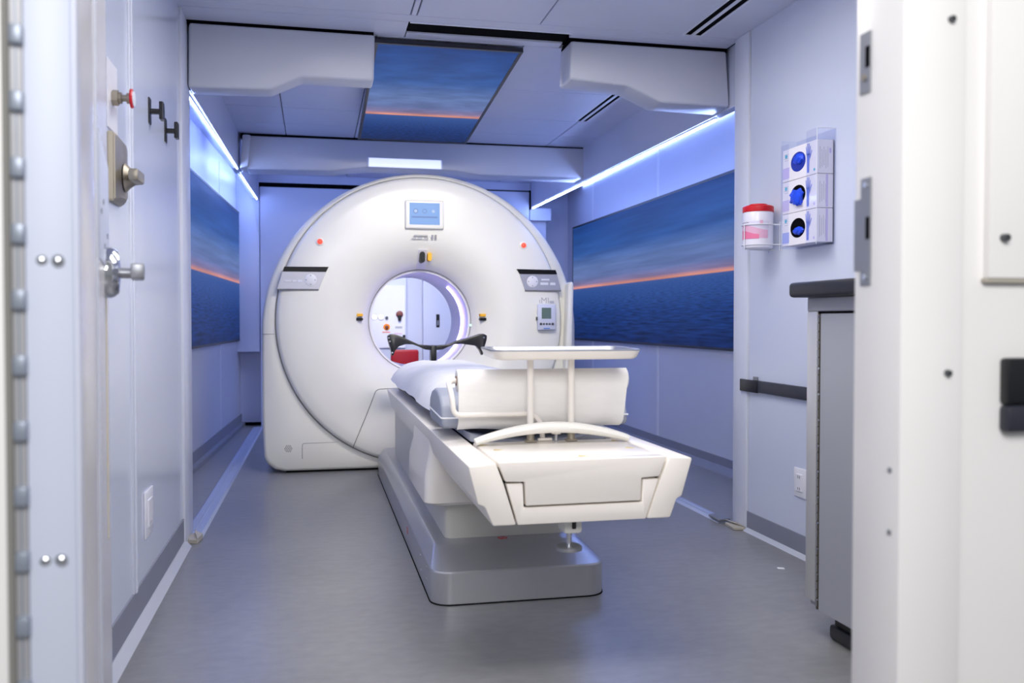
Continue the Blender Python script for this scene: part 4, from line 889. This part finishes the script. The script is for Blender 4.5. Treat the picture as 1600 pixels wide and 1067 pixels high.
# ================================================================== BEHIND THE SCANNER (seen through the bore)
yb2 = YT
t = thing('wall_panel_board', 'white service panel on the back wall seen through the scanner bore', 'panel', (0.72, yb2, 1.1))
obj('panel', box(B(), 0.50, 0.893, yb2-0.02, yb2, 0.77, 1.40, 0.004, 1), OUTW, t)
obj('print_line', box(B(), 0.66, 0.74, yb2-0.0215, yb2-0.02, 0.925, 0.937), mat('red_print', (224, 140, 120), 0.6), t); obj('print_line', box(B(), 0.78, 0.86, yb2-0.0215, yb2-0.02, 0.912, 0.92), PINKL, t)
obj('print_line', box(B(), 0.79, 0.86, yb2-0.0215, yb2-0.02, 0.968, 0.99), GREYTXT, t)
for x, lb in ((0.584, 'round white lit lamp at the far left of the service panel'), (0.648, 'round white lit lamp next to the small grey button on the service panel')):
    q = thing('indicator_lamp', lb, 'lamp', (x, yb2-0.02, 1.083)); obj('bezel', lathe(B(), (x, yb2-0.02, 1.083), (0, -1, 0), [(0.030, 0), (0.028, 0.008)], 20, False, True), STRIKE, q)
    obj('lens', lathe(B(), (x, yb2-0.028, 1.083), (0, -1, 0), [(0.025, 0), (0.018, 0.008), (0.001, 0.01)], 20, False, True), CLAMP, q)
q = thing('orange_button', 'round orange push button on the service panel seen through the bore', 'button', (0.705, yb2-0.02, 0.982))
obj('rim', lathe(B(), (0.705, yb2-0.02, 0.982), (0, -1, 0), [(0.034, 0), (0.032, 0.006)], 24, False, True), ORANGE, q); obj('cap', lathe(B(), (0.705, yb2-0.026, 0.982), (0, -1, 0), [(0.018, 0), (0.017, 0.015), (0.012, 0.018)], 24, False, True), BROWN, q)
q = thing('grey_button', 'small grey push button above the orange button', 'button', (0.705, yb2-0.02, 1.075)); obj('rim', lathe(B(), (0.705, yb2-0.02, 1.075), (0, -1, 0), [(0.018, 0), (0.017, 0.006)], 16, False, True), STRIKE, q); obj('cap', cyl(B(), (0.705, yb2-0.026, 1.075), (0.705, yb2-0.04, 1.075), 0.011), DARKST, q)
q = thing('rotary_switch', 'brown and black rotary handle at the upper right of the service panel', 'switch', (0.834, yb2-0.02, 1.10))
obj('dial', lathe(B(), (0.834, yb2-0.02, 1.112), (0, -1, 0), [(0.036, 0), (0.034, 0.012), (0.022, 0.02)], 24, False, True), BROWN, q); obj('handle', xz(B(), [(0.812, 1.10), (0.856, 1.10), (0.845, 1.045), (0.823, 1.045)], yb2-0.05, yb2-0.02, 0.003, 1), BLACK, q)
q = thing('key_lock', 'tiny black key lock low on the service panel', 'lock', (0.879, yb2-0.02, 0.89)); obj('cylinder', cyl(B(), (0.879, yb2-0.02, 0.89), (0.879, yb2-0.035, 0.89), 0.012), BLACK, q); obj('ring', lathe(B(), (0.879, yb2-0.02, 0.89), (0, -1, 0), [(0.017, 0), (0.015, 0.004)], 16, False, True), STRIKE, q)
q = thing('recessed_handle', 'black upright flush handle on the back wall seen through the bore', 'handle', (1.225, yb2, 1.045)); obj('plate', box(B(), 1.208, 1.243, yb2-0.008, yb2, 0.978, 1.112, 0.003, 1), BLACK, q); obj('grip', box(B(), 1.217, 1.234, yb2-0.018, yb2-0.008, 1.0, 1.05, 0.004, 1), STRIKE, q)
q = thing('red_chair', 'red padded chair back behind the scanner seen through the bore', 'chair', (0.88, 8.75, 0))
obj('backrest', box(B(), 0.715, 0.985, 8.70, 8.745, 0.46, 0.765, 0.018, 3), REDBAG, q); obj('seat', box(B(), 0.705, 0.995, 8.40, 8.72, 0.42, 0.47, 0.015, 2), REDBAG, q)
for x in (0.735, 0.965):
    for y in (8.43, 8.70): obj('leg', cyl(B(), (x, y, 0), (x, y, 0.425), 0.012), DARKST, q)

# ================================================================== FLOOR BITS
for lb, pts, z in (('broken beige trim end by the left corner trim', [(-0.60, 4.42), (-0.545, 4.40), (-0.53, 4.50), (-0.575, 4.55), (-0.60, 4.50)], 0.022),
                   ('broken beige trim end at the foot of the right corner trim', [(2.04, 4.115), (2.095, 4.10), (2.10, 4.20), (2.05, 4.235)], 0.016)):
    q = thing('broken_trim', lb, 'trim piece', (pts[0][0], pts[0][1], 0)); obj('shard', prism(B(), [(x, y, 0.0) for x, y in pts], (0, 0, z), 0.003, 1), CHIP, q); obj('flap', prism(B(), [(pts[1][0], pts[1][1], z), (pts[2][0], pts[2][1], z), (pts[3][0], pts[3][1], z+0.012)], (0, 0, 0.003)), CHIP, q)
q = thing('lifted_strip', 'grey lifted threshold end beside the right corner trim', 'strip', (2.06, 4.33, 0.012)); obj('strip', prism(B(), [(2.03, 4.26, 0.013), (2.10, 4.27, 0.013), (2.10, 4.40, 0.013), (2.03, 4.39, 0.013)], (0, 0, 0.012), 0.003, 1), STRIKE, q)
q = obj('paper_scrap', prism(B(), [(1.905, 3.43, 0.0005), (1.93, 3.42, 0.0005), (1.935, 3.44, 0.0005), (1.91, 3.45, 0.0005)], (0, 0, 0.002)), PAPER); tag(q, 'tiny white scrap on the floor beside the grey cabinet', 'scrap')
